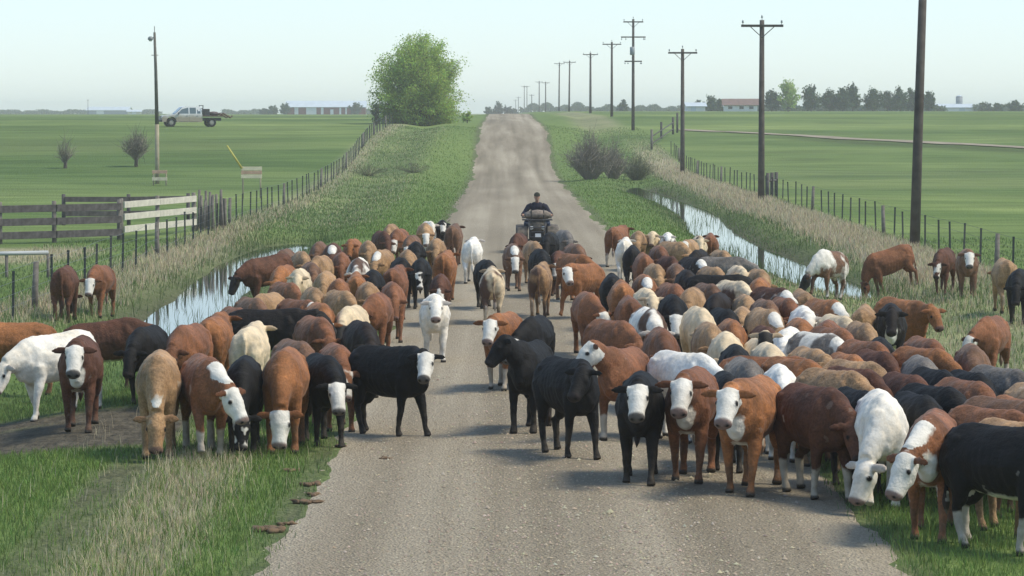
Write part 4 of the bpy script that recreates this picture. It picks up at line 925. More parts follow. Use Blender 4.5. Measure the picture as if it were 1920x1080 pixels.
# ------------------------------------------------------------------ coats
COATS = dict(rust=(.225, .094, .043), dred=(.115, .050, .029), orange=(.310, .130, .048), tan=(.40, .25, .13), cream=(.57, .47, .325), white=(.76, .72, .63), black=(.0075, .0072, .0075), grey=(.17, .155, .14), brown=(.190, .102, .058))
_cm = {}
def coat(color, flags):
    key = (color, ''.join(sorted(flags)))
    if key in _cm: return _cm[key]
    m = bpy.data.materials.new('coat_%s_%s' % (color, key[1] or 'plain')); m.use_nodes = True
    nt = m.node_tree; N = nt.nodes.new; L = nt.links.new; b = nt.nodes['Principled BSDF']
    b.inputs['Roughness'].default_value = .72; b.inputs['Specular IOR Level'].default_value = .22
    b.inputs['Sheen Weight'].default_value = .0 if color in ('black', 'dred') else .08; b.inputs['Sheen Roughness'].default_value = .4
    tc = N('ShaderNodeTexCoord'); oi = N('ShaderNodeObjectInfo')
    off = N('ShaderNodeVectorMath'); off.operation = 'MULTIPLY_ADD'; off.inputs[1].default_value = (1, 1, 1)
    sc = N('ShaderNodeVectorMath'); sc.operation = 'SCALE'; sc.inputs['Scale'].default_value = 37.0
    cb = N('ShaderNodeCombineXYZ')
    for i in range(3): L(oi.outputs['Random'], cb.inputs[i])
    L(cb.outputs[0], sc.inputs[0]); L(tc.outputs['Object'], off.inputs[0]); L(sc.outputs[0], off.inputs[2])
    def ns(s, det=4):
        n = N('ShaderNodeTexNoise'); n.inputs['Scale'].default_value = s; n.inputs['Detail'].default_value = det; L(off.outputs[0], n.inputs['Vector']); return n.outputs[0]
    def mrange(o, a, c, lo=0.0, hi=1.0):
        q = N('ShaderNodeMapRange'); q.inputs[1].default_value = a; q.inputs[2].default_value = c; q.inputs[3].default_value = lo; q.inputs[4].default_value = hi; L(o, q.inputs[0]); return q.outputs[0]
    def mix(f_, a, c, mode='MIX'):
        x = N('ShaderNodeMix'); x.data_type = 'RGBA'; x.blend_type = mode
        if isinstance(f_, (int, float)): x.inputs[0].default_value = f_
        else: L(f_, x.inputs[0])
        for i, q in ((6, a), (7, c)):
            if isinstance(q, tuple): x.inputs[i].default_value = (*q, 1)
            else: L(q, x.inputs[i])
        return x.outputs[2]
    def math_(op, a, c):
        x = N('ShaderNodeMath'); x.operation = op
        for i, q in ((0, a), (1, c)):
            if isinstance(q, (int, float)): x.inputs[i].default_value = q
            else: L(q, x.inputs[i])
        return x.outputs[0]
    col = COATS[color]
    base = mix(mrange(ns(2.2), .3, .7), tuple(c * .6 for c in col) if color not in ('white', 'cream') else tuple(c * .82 for c in col), tuple(min(.85, c * 1.3) for c in col))
    base = mix(mrange(ns(38, 3), .35, .65), base, mix(1.0, base, (.66, .64, .62) if color not in ('white', 'cream') else (.90, .88, .85), 'MULTIPLY'))
    base = mix(mrange(ns(9, 4), .4, .65), base, mix(1.0, base, (1.28, 1.22, 1.15), 'MULTIPLY'))
    base = mix(mrange(oi.outputs['Random'], 0, 1, .0, .35), base, mix(1.0, base, (.62, .56, .52) if color not in ('white', 'cream') else (.86, .80, .72), 'MULTIPLY'))
    a1 = N('ShaderNodeAttribute'); a1.attribute_name = 'marks'; s1 = N('ShaderNodeSeparateColor'); L(a1.outputs['Color'], s1.inputs[0])
    a1a = N('ShaderNodeAttribute'); a1a.attribute_name = 'marks_a'
    a2 = N('ShaderNodeAttribute'); a2.attribute_name = 'marks2'; s2 = N('ShaderNodeSeparateColor'); L(a2.outputs['Color'], s2.inputs[0])
    a2a = N('ShaderNodeAttribute'); a2a.attribute_name = 'marks2_a'; tf = N('ShaderNodeAttribute'); tf.attribute_name = 'tuft'
    nz = mrange(ns(5.5, 3), .3, .7, -.35, .35)
    white = mix(mrange(ns(9), .3, .7), (.60, .56, .48), (.76, .72, .64))
    def edge(o, thr=.5): return mrange(math_('ADD', o, nz), thr - .2, thr + .2)
    cur = base
    if color == 'black': cur = mix(math_('MULTIPLY', mrange(oi.outputs['Random'], .6, 1.0), .6), cur, (.030, .018, .013))
    if 'p' in flags: cur = mix(mrange(ns(1.9, 4), .48, .56), cur, white)
    if 's' in flags: cur = mix(mrange(ns(1.3, 4), .62, .65), cur, white)
    if 'm' in flags: cur = mix(mrange(ns(1.5, 3), .53, .60), cur, (.10, .055, .035))
    if 'l' in flags: cur = mix(math_('MULTIPLY', edge(s1.outputs[1]), .85), cur, mix(1.0, white, (.78, .74, .68), 'MULTIPLY'))
    if 'b' in flags: cur = mix(edge(s1.outputs[2]), cur, white)
    if 'c' in flags: cur = mix(edge(a1a.outputs['Fac'], .45), cur, white)
    if 'f' in flags: cur = mix(mrange(math_('ADD', s1.outputs[0], math_('MULTIPLY', nz, .9)), .35, .6), cur, white)
    if 'd' in flags: cur = mix(s1.outputs[0], cur, (.02, .018, .016))
    if 't' in flags: cur = mix(math_('MULTIPLY', s1.outputs[0], mrange(ns(4.5, 2), .47, .53)), cur, white)
    cur = mix(math_('MULTIPLY', tf.outputs['Fac'], .6), cur, (.05, .035, .03) if color in ('black', 'dred', 'brown') else mix(.5, cur, white))
    # muzzle, eyes, ears, hooves, dusty shanks
    nose = (.035, .028, .026) if color in ('black', 'grey', 'dred', 'brown') or 'd' in flags else (.15, .085, .07)
    cur = mix(math_('MULTIPLY', s2.outputs[0], .9), cur, nose)
    cur = mix(math_('MULTIPLY', a2a.outputs['Fac'], .8), cur, mix(1.0, base, (.55, .5, .48), 'MULTIPLY'))
    cur = mix(math_('MULTIPLY', math_('MULTIPLY', s1.outputs[1], mrange(ns(6), .35, .7)), .5), cur, (.11, .09, .065))
    cur = mix(s2.outputs[1], cur, (.045, .038, .03)); cur = mix(s2.outputs[2], cur, (.008, .007, .007))
    L(cur, b.inputs['Base Color'])
    bp = N('ShaderNodeBump'); bp.inputs['Strength'].default_value = .6 if color not in ('white', 'cream') else .3; bp.inputs['Distance'].default_value = .015; L(ns(42, 4), bp.inputs['Height']); L(bp.outputs[0], b.inputs['Normal'])
    _cm[key] = m; return m

# ------------------------------------------------------------------ the herd
# px and py: where the middle of the back shows in the photograph; heading 0 = towards the camera, 90 = to the right; then pose, coat, marks, size, label, landmark phrase
H = [
 # left foreground
 (12, 606, -80, 'mid', 'orange', '', 1.05, 'orange cow cut off by the left edge of the picture', 'the orange cow at the left edge'),
 (108, 622, -45, 'low', 'white', '!', 1.06, 'white cow with grey head lowered towards the left edge', 'the white cow near the left edge'),
 (150, 630, 4, 'mid', 'dred', 'fb', 1.12, 'dark red white-faced cow facing the camera on the left grass', None),
 (212, 597, 84, 'low', 'dred', 'b', 1.0, 'dark red cow standing side-on behind the dark white-faced one', 'the dark red side-on cow at left'),
 (274, 610, -14, 'low', 'black', '', 1.0, 'black cow with lowered head on the left grass', None),
 (297, 658, 2, 'graze', 'tan', 'c', 1.14, 'tan cow grazing head-on by the muddy patch', 'the tan grazing cow'),
 (352, 606, -30, 'low', 'rust', '', 1.05, 'rust-red cow angled left behind the red one with a white neck', None),
 (402, 590, 172, 'mid', 'orange', '', 1.05, 'orange cow seen from behind left of the cream cow', None),
 (392, 664, 32, 'lowL', 'rust', 'fcl', 1.10, 'red cow with white head and neck stripe, head lowered', 'the red cow with the white neck'),
 (470, 608, 178, 'mid', 'cream', '', 1.05, 'cream cow seen from behind beyond the red one with a white neck', 'the cream cow at left'),
 (505, 578, 80, 'mid', 'black', '', 1.02, 'long black cow side-on behind the cream cow', 'the long black side-on cow'),
 (478, 668, 8, 'graze', 'black', 't', 1.05, 'black cow mostly hidden behind the orange-brown grazing cow', None),
 (523, 652, -4, 'graze', 'orange', 'f', 1.14, 'orange-brown cow grazing with a white face at the road edge', 'the orange-brown grazing cow'),
 (592, 592, 50, 'low', 'rust', '', 1.0, 'rust-red rounded back right of the long black side-on cow', None),
 (565, 636, 35, 'low', 'brown', '', 1.02, 'brown cow behind the orange-brown grazing cow', None),
 (598, 664, 40, 'low', 'black', 'f', 1.02, 'black cow with white face lowered at the left road edge', 'the black white-faced cow by the left road edge'),
 (640, 644, 28, 'low', 'rust', 't', 1.02, 'rust cow with a white blaze walking left of the black side-on cow', None),
 (722, 648, 50, 'midR', 'black', 'f!', 1.04, 'black cow side-on in the road with its white face turned to us', 'the black side-on cow in the road'),
 (678, 602, 15, 'low', 'black', '', 1.0, 'black rounded back behind the black side-on cow in the road', None),
 (815, 552, 0, 'mid', 'white', '', 1.02, 'white cow walking towards us left of the road centre', 'the white cow walking in the road'),
 (706, 548, -18, 'lowR', 'rust', 'f', 1.0, 'rust cow with white face turned left behind the black rounded back', 'the rust cow with the turned white face'),
 (736, 529, 8, 'low', 'rust', '', 1.0, None, None),
 (741, 499, 176, 'mid', 'rust', '', 1.02, 'rust-orange cow seen from behind left of the black one with a white blaze', None),
 (752, 482, 20, 'low', 'black', '', 1.0, None, None),
 (789, 484, 0, 'low', 'black', 't', 1.0, 'black cow with a white blaze coming on left of the tan rump', 'the black cow with a white blaze'),
 (835, 472, 178, 'mid', 'orange', '', 1.02, 'tan-orange cow seen from behind beyond the white walking cow', 'the tan-orange rump'),
 (826, 514, -10, 'low', 'dred', 't', .92, 'small dark red cow just behind the white walking cow', None),
 (886, 447, 176, 'mid', 'white', '', 1.02, 'white cow seen from behind alone in the road', 'the white cow seen from behind'),
 (851, 421, 178, 'mid', 'brown', '', 1.05, 'red-brown cow seen from behind at the far left of the road', 'the far red-brown rump'),
 (797, 417, 0, 'low', 'brown', 'f', 1.02, None, None),
 (748, 428, -10, 'low', 'rust', '', 1.02, None, None),
 (716, 432, 20, 'low', 'dred', '', 1.0, None, None),
 (733, 419, -10, 'low', 'dred', '', 1.0, None, None),
 (806, 414, 20, 'mid', 'white', '', .98, None, None),
 (826, 413, 10, 'mid', 'black', 't', .98, None, None),
 (818, 447, 0, 'low', 'tan', '', 1.0, None, None),
 (764, 467, 15, 'low', 'orange', '', 1.0, None, None),
 (716, 467, -12, 'low', 'tan', 'c', 1.0, None, None),
 (672, 482, -12, 'low', 'white', 'm', 1.02, 'white cow with dark markings in the left back of the herd', 'the white cow with dark markings'),
 (690, 450, 12, 'low', 'tan', '', 1.0, None, None), (661, 447, -20, 'mid2', 'brown', '', 1.0, None, None),
 (624, 455, 10, 'low', 'dred', 'c', 1.0, None, None), (598, 452, -14, 'low', 'brown', '', 1.0, None, None),
 (565, 470, 15, 'low', 'rust', '', 1.02, None, None), (533, 466, -20, 'low', 'brown', '', 1.0, None, None),
 (640, 472, 0, 'low', 'rust', '', 1.0, None, None), (600, 478, -25, 'low', 'tan', '', .98, None, None),
 (507, 476, -52, 'low', 'dred', 'd!', 1.06, 'dark brown cow drinking at the left ditch water', 'the dark cow drinking at the left ditch'),
 (560, 503, 4, 'mid2', 'cream', '', 1.0, 'cream cow in the left herd near the ditch water', 'the cream cow near the left ditch'),
 (583, 491, 20, 'low', 'brown', '', .98, None, None), (610, 508, -8, 'low', 'tan', '', 1.0, None, None),
 (634, 522, 8, 'lowL', 'orange', 'f', 1.02, None, None), (668, 512, 176, 'mid', 'orange', '', 1.0, None, None),
 (630, 543, 40, 'low', 'dred', '', .98, None, None), (532, 496, -15, 'low', 'rust', '', 1.0, None, None),
 (536, 528, 55, 'low', 'rust', '', 1.0, None, None), (472, 556, 48, 'low', 'brown', 't', 1.0, None, None), (500, 548, -30, 'low', 'rust', '', .96, None, None),
 (561, 560, 60, 'low', 'rust', 'c', .98, None, None), (612, 566, 30, 'low', 'orange', 'f', 1.0, None, None), (646, 572, -10, 'low', 'cream', 'd', .95, None, None),
 (700, 505, 15, 'low', 'black', '', 1.0, None, None), (596, 538, 15, 'low', 'tan', '', .98, None, None), (440, 575, 30, 'low', 'rust', '', .98, None, None),
 (690, 528, 10, 'low', 'dred', '', .98, None, None), (772, 440, -15, 'low', 'brown', '', 1.0, None, None), (780, 452, 5, 'low', 'black', '', .98, None, None),
 # middle of the road
 (1090, 494, -38, 'midL', 'orange', 'f!', 1.04, 'orange cow in mid-road with its white face turned to us', 'the orange white-faced cow in mid-road'),
 (1014, 494, 172, 'mid', 'tan', 'm', 1.0, 'brown-tan cow seen from behind left of the orange white-faced one', None),
 (1102, 548, 10, 'lowL', 'rust', 'f', 1.0, 'rust cow with lowered white face in front of the orange one', 'the rust cow with lowered white face'),
 (962, 457, 6, 'low', 'brown', 'fc', 1.02, 'brown cow with cream shoulder and long white face coming down the road', 'the brown cow with the long white face'),
 (923, 503, 178, 'mid', 'cream', 'm', 1.0, 'cream-tan cow seen from behind in mid-road', 'the cream-tan rump in mid-road'),
 (948, 586, -22, 'mid', 'orange', 'fl', 1.04, 'orange-red cow with white face and legs behind the dark cow', None),
 (998, 592, -18, 'lowR', 'black', 'f', .98, 'black cow with white face looking over the dark cow', None),
 (994, 640, -26, 'upR', 'black', '', 1.05, 'dark brown-black cow in mid-road, head turned left', 'the dark cow in mid-road'),
 (1066, 670, 42, 'midR', 'black', '', 1.06, 'all-black cow standing angled at the front of the herd', 'the all-black front cow'),
 (1168, 652, -42, 'upR', 'rust', 'fl', 1.04, 'rust cow with raised white head behind the all-black one', 'the rust cow with raised white head'),
 (1200, 700, -12, 'mid', 'black', 'f', 1.08, 'black cow with white face looking straight at us', 'the black cow looking straight at us'),
 (1300, 690, -20, 'mid', 'rust', 'fb', 1.12, 'rust-red cow with white face and pink nose at the front', 'the rust-red front cow'),
 (1355, 700, 10, 'low', 'black', '', 1.0, 'black cow squeezed behind the rust-red and tan front cows', None),
 (1450, 708, -32, 'mid', 'orange', 'fb', 1.12, 'tan-orange cow with white face and brisket at the front', 'the tan-orange front cow'),
 (1556, 722, 16, 'low', 'dred', 'sl!', 1.08, 'dark red cow with white flank patch and white leg', 'the dark red cow with a white patch'),
 (1660, 732, -6, 'grazeR', 'white', '!', 1.10, 'white cow grazing at the right road edge', 'the white grazing cow'),
 (1748, 770, -24, 'lowR', 'rust', 'fcb', 1.10, 'rust cow with white face and neck right of the white grazing one', 'the rust cow by the right verge'),
 (1892, 796, 36, 'low', 'black', 'lb!', 1.08, 'black cow with white legs at the right edge of the picture', 'the black cow at the right edge'),
 # beside the quad bike
 (1030, 436, -20, 'low', 'black', '', .95, 'black calf close in front of the quad bike', 'the black calf by the quad bike'), (1058, 431, 14, 'low', 'grey', '', .92, 'charcoal calf at the right front wheel of the quad bike', None),
 (972, 437, -30, 'low', 'dred', '', .98, 'dark red cow at the left front of the quad bike', None), (1000, 452, 20, 'low', 'brown', '', .98, None, None), (1020, 467, 0, 'low', 'black', '', 1.0, None, None), (1078, 457, 15, 'low', 'brown', '', .98, None, None),
 (1078, 476, 60, 'lowL', 'orange', 'f', .98, None, None), (912, 487, 8, 'low', 'black', '', .96, None, None), (1040, 470, -12, 'low', 'dred', '', .95, None, None),
 # right herd, back
 (1158, 424, 150, 'mid', 'rust', 'l', 1.04, 'rust cow with swinging tail at the back left of the right herd', 'the rust cow with the swinging tail'),
 (1172, 447, 174, 'mid', 'white', '', 1.0, 'white rump right of the rust cow with the swinging tail', 'the white rump at the back right'),
 (1186, 461, 165, 'low', 'black', '', 1.0, None, None), (1198, 433, 0, 'low', 'tan', '', 1.0, None, None), (1222, 433, 0, 'mid', 'cream', '', .98, None, None), (1252, 435, -15, 'mid', 'white', 'm', .98, None, None),
 (1207, 475, 178, 'low', 'rust', '', 1.05, 'rust-red broad rump in the back of the right herd', 'the broad rust-red rump'),
 (1236, 460, 10, 'low', 'rust', '', 1.0, None, None), (1263, 452, 60, 'low', 'dred', '', 1.0, None, None), (1290, 448, -20, 'low', 'tan', 'c', .98, None, None), (1312, 441, 5, 'mid', 'cream', 'm', .98, None, None), (1331, 438, 176, 'mid', 'rust', '', .98, 'rust rump nearest the ditch at the back of the right herd', None),
 (1343, 468, 20, 'low', 'rust', 'f', 1.0, None, None), (1356, 480, 75, 'low', 'grey', '', .96, None, None), (1318, 467, -20, 'low', 'black', '', 1.0, None, None), (1300, 481, 40, 'low', 'black', 'c', 1.05, None, None), (1288, 506, -8, 'low', 'black', '', 1.0, 'black back in the middle of a black cluster in the right herd', 'the black cluster'),
 (1254, 480, 10, 'low', 'dred', '', 1.0, None, None), (1264, 494, -10, 'low', 'brown', '', .98, None, None), (1335, 499, 30, 'low', 'brown', '', .98, None, None), (1352, 514, 75, 'lowL', 'black', 'f', 1.0, None, None),
 (1386, 497, -8, 'mid2', 'cream', '', .98, 'pale cream cow beside the ditch at the back of the right herd', 'the pale cream cow beside the ditch'), (1409, 503, 15, 'low', 'dred', '', .96, None, None), (1424, 520, -20, 'low', 'rust', '', 1.0, None, None), (1376, 525, 55, 'low', 'cream', 'm', 1.0, None, None),
 (1455, 537, 60, 'low', 'dred', 'c', 1.05, None, None), (1499, 543, 178, 'low', 'tan', '', 1.0, None, None), (1466, 557, 12, 'low', 'rust', '', 1.0, None, None),
 (1148, 514, 170, 'low', 'black', '', 1.0, None, None), (1166, 527, 178, 'low', 'orange', '', 1.05, 'orange-tan cow seen from behind at the left side of the right herd', 'the orange-tan rump'), (1209, 515, 8, 'low', 'rust', 'c', .98, None, None),
 (1211, 541, 0, 'mid2', 'cream', '', 1.0, 'cream rounded back left of the black one with a white face', 'the cream rounded back'), (1260, 531, 15, 'low', 'rust', '', 1.0, None, None), (1296, 539, -14, 'low', 'orange', '', 1.0, None, None),
 (1262, 553, 0, 'low', 'black', 'f', 1.02, 'black cow with long white face in the middle of the right herd', 'the black cow with the long white face'), (1216, 577, 20, 'low', 'white', 'm', 1.05, 'white mottled back in front of the cream one', None),
 (1311, 576, 2, 'low', 'cream', '', 1.08, 'cream-white cow walking head-on in the right herd', 'the cream-white head-on cow'), (1351, 548, -10, 'low', 'black', '', 1.02, None, None), (1357, 578, 14, 'low', 'black', 't', .98, None, None), (1326, 530, 18, 'low', 'brown', '', .96, None, None), (1392, 551, 12, 'low', 'orange', '', 1.0, None, None),
 (1148, 600, 60, 'low', 'rust', '', 1.0, 'rust rounded back beside the rust cow with raised white head', None), (1240, 615, 0, 'low', 'rust', 'f', 1.05, 'rust cow with short white face behind the front black one', 'the rust cow with the short white face'),
 (1436, 577, 14, 'low', 'brown', 'c', 1.05, None, None), (1391, 575, -14, 'low', 'tan', 'f', .96, None, None), (1381, 599, 10, 'low', 'orange', '', 1.0, None, None), (1370, 624, -6, 'low', 'cream', '', 1.04, None, None),
 (1424, 632, -10, 'up', 'cream', 'd', 1.0, 'cream cow with a dark face looking over the herd', 'the cream cow with a dark face'), (1506, 573, -20, 'mid2', 'white', '', 1.02, 'white back at the far side of the right herd', 'the white back at the far side'), (1479, 613, -15, 'low', 'white', '', 1.02, None, None), (1532, 622, 65, 'low', 'grey', 'cp', 1.04, None, None),
 (1514, 597, 10, 'low', 'orange', '', .98, None, None), (1546, 600, -8, 'low', 'rust', '', 1.0, None, None), (1571, 589, 30, 'low', 'cream', '', .98, None, None), (1474, 645, 10, 'low', 'cream', '', 1.02, None, None), (1530, 650, 5, 'mid2', 'tan', '', 1.04, 'tan cow with raised ears in the thick of the right herd', 'the tan cow with raised ears'),
 (1560, 612, 40, 'low', 'rust', '', 1.0, None, None), (1602, 603, 20, 'low', 'brown', 'd', 1.0, None, None), (1588, 560, 40, 'low', 'dred', 'c', 1.05, None, None), (1541, 562, 0, 'mid2', 'cream', 'm', .96, None, None), (1614, 572, 160, 'low', 'tan', '', 1.0, None, None),
 (1664, 568, -8, 'mid', 'black', 'b', 1.08, 'big black cow at the outer right of the herd', 'the big black cow at the outer right'), (1690, 558, 70, 'mid', 'orange', '', 1.05, 'orange-brown cow behind the big black one, head to the right', None),
 (1602, 641, 50, 'low', 'rust', '', 1.04, None, None), (1650, 632, -10, 'low', 'black', '', 1.0, None, None), (1668, 652, 60, 'low', 'rust', 'f', 1.0, None, None), (1735, 632, 15, 'low', 'rust', '', 1.05, 'broad rust back at the outer right of the herd', 'the broad rust back at the outer right'), (1700, 668, 10, 'low', 'grey', 'd', 1.0, None, None),
 (1594, 680, 55, 'low', 'brown', '', 1.04, None, None), (1645, 686, 40, 'low', 'dred', '', 1.04, None, None), (1692, 700, 20, 'low', 'dred', 't', 1.0, None, None), (1550, 690, 60, 'low', 'rust', '', 1.06, None, None), (1500, 670, 70, 'low', 'brown', '', 1.02, None, None), (1455, 668, 75, 'low', 'rust', 'c', .98, None, None),
 (1822, 645, -4, 'low', 'brown', 'f', 1.05, 'brown cow with white face lowered at the far right of the herd', 'the brown white-faced cow at far right'), (1858, 592, -55, 'lowR', 'rust', 'fl', 1.05, 'rust cow with white face apart at the right of the herd', 'the rust cow standing apart at right'), (1872, 686, 60, 'low', 'grey', 'd', 1.02, 'charcoal-grey back beside the right edge', None),
 (1872, 722, 12, 'low', 'tan', 'fc', 1.06, None, None), (1752, 690, 30, 'low', 'black', '', 1.02, None, None), (1826, 695, 20, 'low', 'black', '', .98, None, None), (1792, 708, 40, 'low', 'rust', 't', 1.02, None, None), (1752, 722, 60, 'low', 'black', 'f', 1.05, None, None), (1706, 738, 20, 'low', 'black', '', 1.04, None, None),
 (1822, 748, 70, 'low', 'brown', '', 1.05, None, None), (1772, 756, 65, 'low', 'rust', 's', 1.0, None, None), (1905, 786, 60, 'low', 'rust', 'b', 1.02, None, None), (1902, 745, 20, 'low', 'brown', 'f', 1.0, None, None), (1624, 728, 20, 'low', 'black', '', 1.0, None, None), (1462, 686, -15, 'low', 'white', '', 1.0, None, None), (1392, 672, 20, 'low', 'grey', '', 1.0, None, None),
 (1322, 660, 70, 'low', 'white', '', 1.02, 'white back showing above the rust-red front cow', None), (1430, 610, 8, 'low', 'dred', '', .96, None, None), (1405, 648, -12, 'low', 'black', '', 1.0, None, None), (1560, 660, 12, 'low', 'dred', '', .98, None, None), (1625, 655, 30, 'low', 'dred', '', 1.0, None, None), (1180, 556, 178, 'low', 'rust', '', .98, None, None), (1232, 495, 10, 'low', 'brown', '', .96, None, None), (1440, 560, 10, 'low', 'brown', '', 1.0, None, None), (1330, 605, 14, 'low', 'tan', '', 1.0, None, None),
 # outlying cattle
 (1552, 468, -38, 'grazeR', 'brown', 'pd!', 1.06, 'white and brown pied cow drinking at the right ditch water', 'the pied cow'), (1680, 463, -78, 'graze', 'rust', '', 1.05, 'rust cow grazing in front of the thick power pole', None), (1770, 464, -40, 'low', 'dred', 't', 1.02, 'dark red cow, left of a pair on the far right grass', None), (1814, 466, -8, 'mid', 'brown', 'f', 1.04, 'brown white-faced cow, right of a pair on the far right grass', None), (1884, 484, 168, 'low', 'tan', '', 1.05, 'tan cow seen from behind on the far right grass', None), (1910, 504, -20, 'low', 'black', '', 1.0, 'black cow at the right edge beside the tan one', None),
 (122, 498, -172, 'graze', 'dred', 'd', 1.05, 'dark brown cow seen from behind at the left wire fence', None), (187, 496, -6, 'low', 'rust', 'f', 1.05, 'rust white-faced cow alone at the left wire fence', None),
]
BACK = 1.25
rec = []
rr = random.Random(21)
for (px, py, hd, pose, color, flags, s, lab, lm) in H:
    s = s * float(np.interp(py, [420, 560, 700], [.88, .91, .935]))
    if lab is None and color in ('rust', 'brown', 'dred', 'orange') and '!' not in flags:
        k_ = len(rec) % 7
        if k_ in (1, 4): color = 'tan'
        elif k_ == 2 and not flags and abs(hd) < 73: flags = 'f'
        elif k_ == 5: color = 'orange'
    if '!' in flags: flags = flags.replace('!', '')
    else: hd = hd * .42 if abs(hd) <= 72 else (hd if abs(hd) < 100 else math.copysign(180 - (180 - abs(hd)) * .5, hd))
    x, y, z = place(px, py, BACK * s)
    rec.append(dict(px=px, py=py, hd=hd + rr.uniform(-5, 5), pose=pose, color=color, flags=flags, s=s, lab=lab, lm=lm, x=x, y=y))
# keep bodies from running into each other: three discs along each trunk, one at the head
n = len(rec); X = np.array([[r['x'], r['y']] for r in rec]); X0 = X.copy()
hdv = np.array([[math.sin(R(r['hd'])), -math.cos(R(r['hd']))] for r in rec]); sc_ = np.array([r['s'] for r in rec])
offs = np.array([-.50, -.17, .17, .47, .85]); rad = np.array([.22, .26, .26, .22, .13])
mob = np.array([.22 if r['lm'] else .55 if H[i][7] else 1.0 for i, r in enumerate(rec)])
for it in range(320):
    P_ = X[:, None, :] + hdv[:, None, :] * (offs[None, :, None] * sc_[:, None, None])
    A = P_.reshape(-1, 2); RA = (rad[None] * sc_[:, None]).ravel(); own = np.repeat(np.arange(n), 5)
    D = A[:, None] - A[None]; dist = np.sqrt((D ** 2).sum(-1)) + 1e-6
    pen = RA[:, None] + RA[None] - dist; pen[own[:, None] == own[None]] = 0; pen = np.maximum(pen, 0)
    if pen.max() < .01: break
    push = (D / dist[..., None]) * pen[..., None]
    mv = np.zeros((n, 2)); np.add.at(mv, own, push.sum(1)); cnt = np.zeros(n); np.add.at(cnt, own, (pen > 0).sum(1))
    mv = mv / np.maximum(cnt, 1)[:, None] * .55; mv[:, 0] *= .55
    X += np.clip(mv, -.12, .12) * mob[:, None]
    if it < 200: X += (X0 - X) * .012
CW = dict(rust='rust-red', dred='dark red', orange='orange-tan', tan='tan', cream='cream', white='white', black='black', grey='charcoal-grey', brown='brown')
def coat_phrase(r):
    f = r['flags']; w = CW[r['color']]
    if 'f' in f: w += ' white-faced'
    elif 'd' in f: w += ' dark-faced'
    elif 't' in f: w += ' blaze-faced'
    if 'c' in f and 'f' not in f: w += ' white-crested'
    if 'm' in f: w += ' mottled'
    return w
marks_ = [r for r in rec if r['lm']]
used = set(r['lab'] for r in rec if r['lab'])
for r in rec:
    if r['lab']: continue
    cand = sorted((q for q in marks_ if q is not r), key=lambda q: (q['px'] - r['px']) ** 2 + (2.2 * (q['py'] - r['py'])) ** 2)
    for q in cand[:14]:
        dx, dy = r['px'] - q['px'], (r['py'] - q['py']) * 2.0
        if abs(dx) > 2.2 * abs(dy): rel = 'left of' if dx < 0 else 'right of'
        elif abs(dy) > 2.2 * abs(dx): rel = 'behind' if dy < 0 else 'in front of'
        else: rel = ('behind and ' if dy < 0 else 'in front and ') + ('left of' if dx < 0 else 'right of')
        far_ = math.hypot(dx, dy); pre = 'just ' if far_ < 70 else ''
        kind_ = 'back' if abs(r['hd']) < 100 else 'rump'
        lab = f"{coat_phrase(r)} {kind_} in the herd {pre}{rel} {q['lm']}"
        if lab not in used and len(lab.split()) <= 16: break
    used.add(lab); r['lab'] = lab
for r, (x, y) in zip(rec, X):
    o = bpy.data.objects.new('cow', COW[r['pose']]); C.objects.link(o)
    h = R(r['hd']); ux, uy = math.sin(h), -math.cos(h); rz = math.atan2(uy, ux)
    za, zb = gz(x + ux * .45, y + uy * .45), gz(x - ux * .6, y - uy * .6)
    if -RW < x - RC < RW: za += .012; zb += .012
    pitch = math.atan2(za - zb, 1.05)
    o.location = (x, y, (za * .6 + zb * .45) / 1.05 - .012)
    o.rotation_euler = Euler((0, -pitch, rz)); s = r['s']
    o.scale = (s * rr.uniform(.88, .97), s * rr.uniform(.95, 1.08), s)
    if not COW[r['pose']].materials: COW[r['pose']].materials.append(coat('rust', ''))
    o.material_slots[0].link = 'OBJECT'; o.material_slots[0].material = coat(r['color'], r['flags'])
    tag(o, r['lab'], 'cow', 'cattle herded along the gravel road')

# ------------------------------------------------------------------ clods and dung on the left road edge
M_CLOD = mat('brown_clod', (.15, .10, .06), .95, .4, 14, .5)
def clod_mesh(seed):
    m = MB(); r_ = random.Random(seed + 3)
    for j in range(6): m.ell((r_.uniform(-.09, .09), r_.uniform(-.05, .05), .012 + r_.uniform(0, .012)), (r_.uniform(.025, .06), r_.uniform(.02, .045), r_.uniform(.012, .026)), 8)
    me = m.mesh('dirt_clod', True)
    for v in me.vertices:
        q = mnoise.noise(Vector(v.co) * 30 + Vector((seed * 5, 0, 0))); v.co *= 1 + .4 * q
    me.materials.append(M_CLOD); return me
cm_ = [clod_mesh(k) for k in range(4)]
clods = [(585, 912, 1.2, 'topmost brown clod on the left road edge'), (582, 930, 1.0, 'brown clod just below the topmost one on the left road edge'), (578, 944, 1.3, 'wide brown clod third from the top on the left road edge'), (545, 885, 1.1, 'brown clod lying in the verge grass above the road-edge clods'), (505, 998, 1.6, 'largest brown clod near the bottom of the left road edge'), (535, 985, 1.0, 'small clod right of the largest one at the left road edge'), (725, 862, .9, 'dark dung pat on the gravel left of the road middle'), (640, 838, .9, 'dark dung pat below the left-hand cattle on the gravel')]
for k, (px, py, s, lab) in enumerate(clods):
    x, y, z = place(px, py); o = bpy.data.objects.new('dirt_clod', cm_[k % 4]); C.objects.link(o); o.location = (x, y, z - .004); o.scale = (s, s * 1.3, s); o.rotation_euler.z = k * 1.3
    tag(o, lab, 'clod', 'clods along the left road edge')

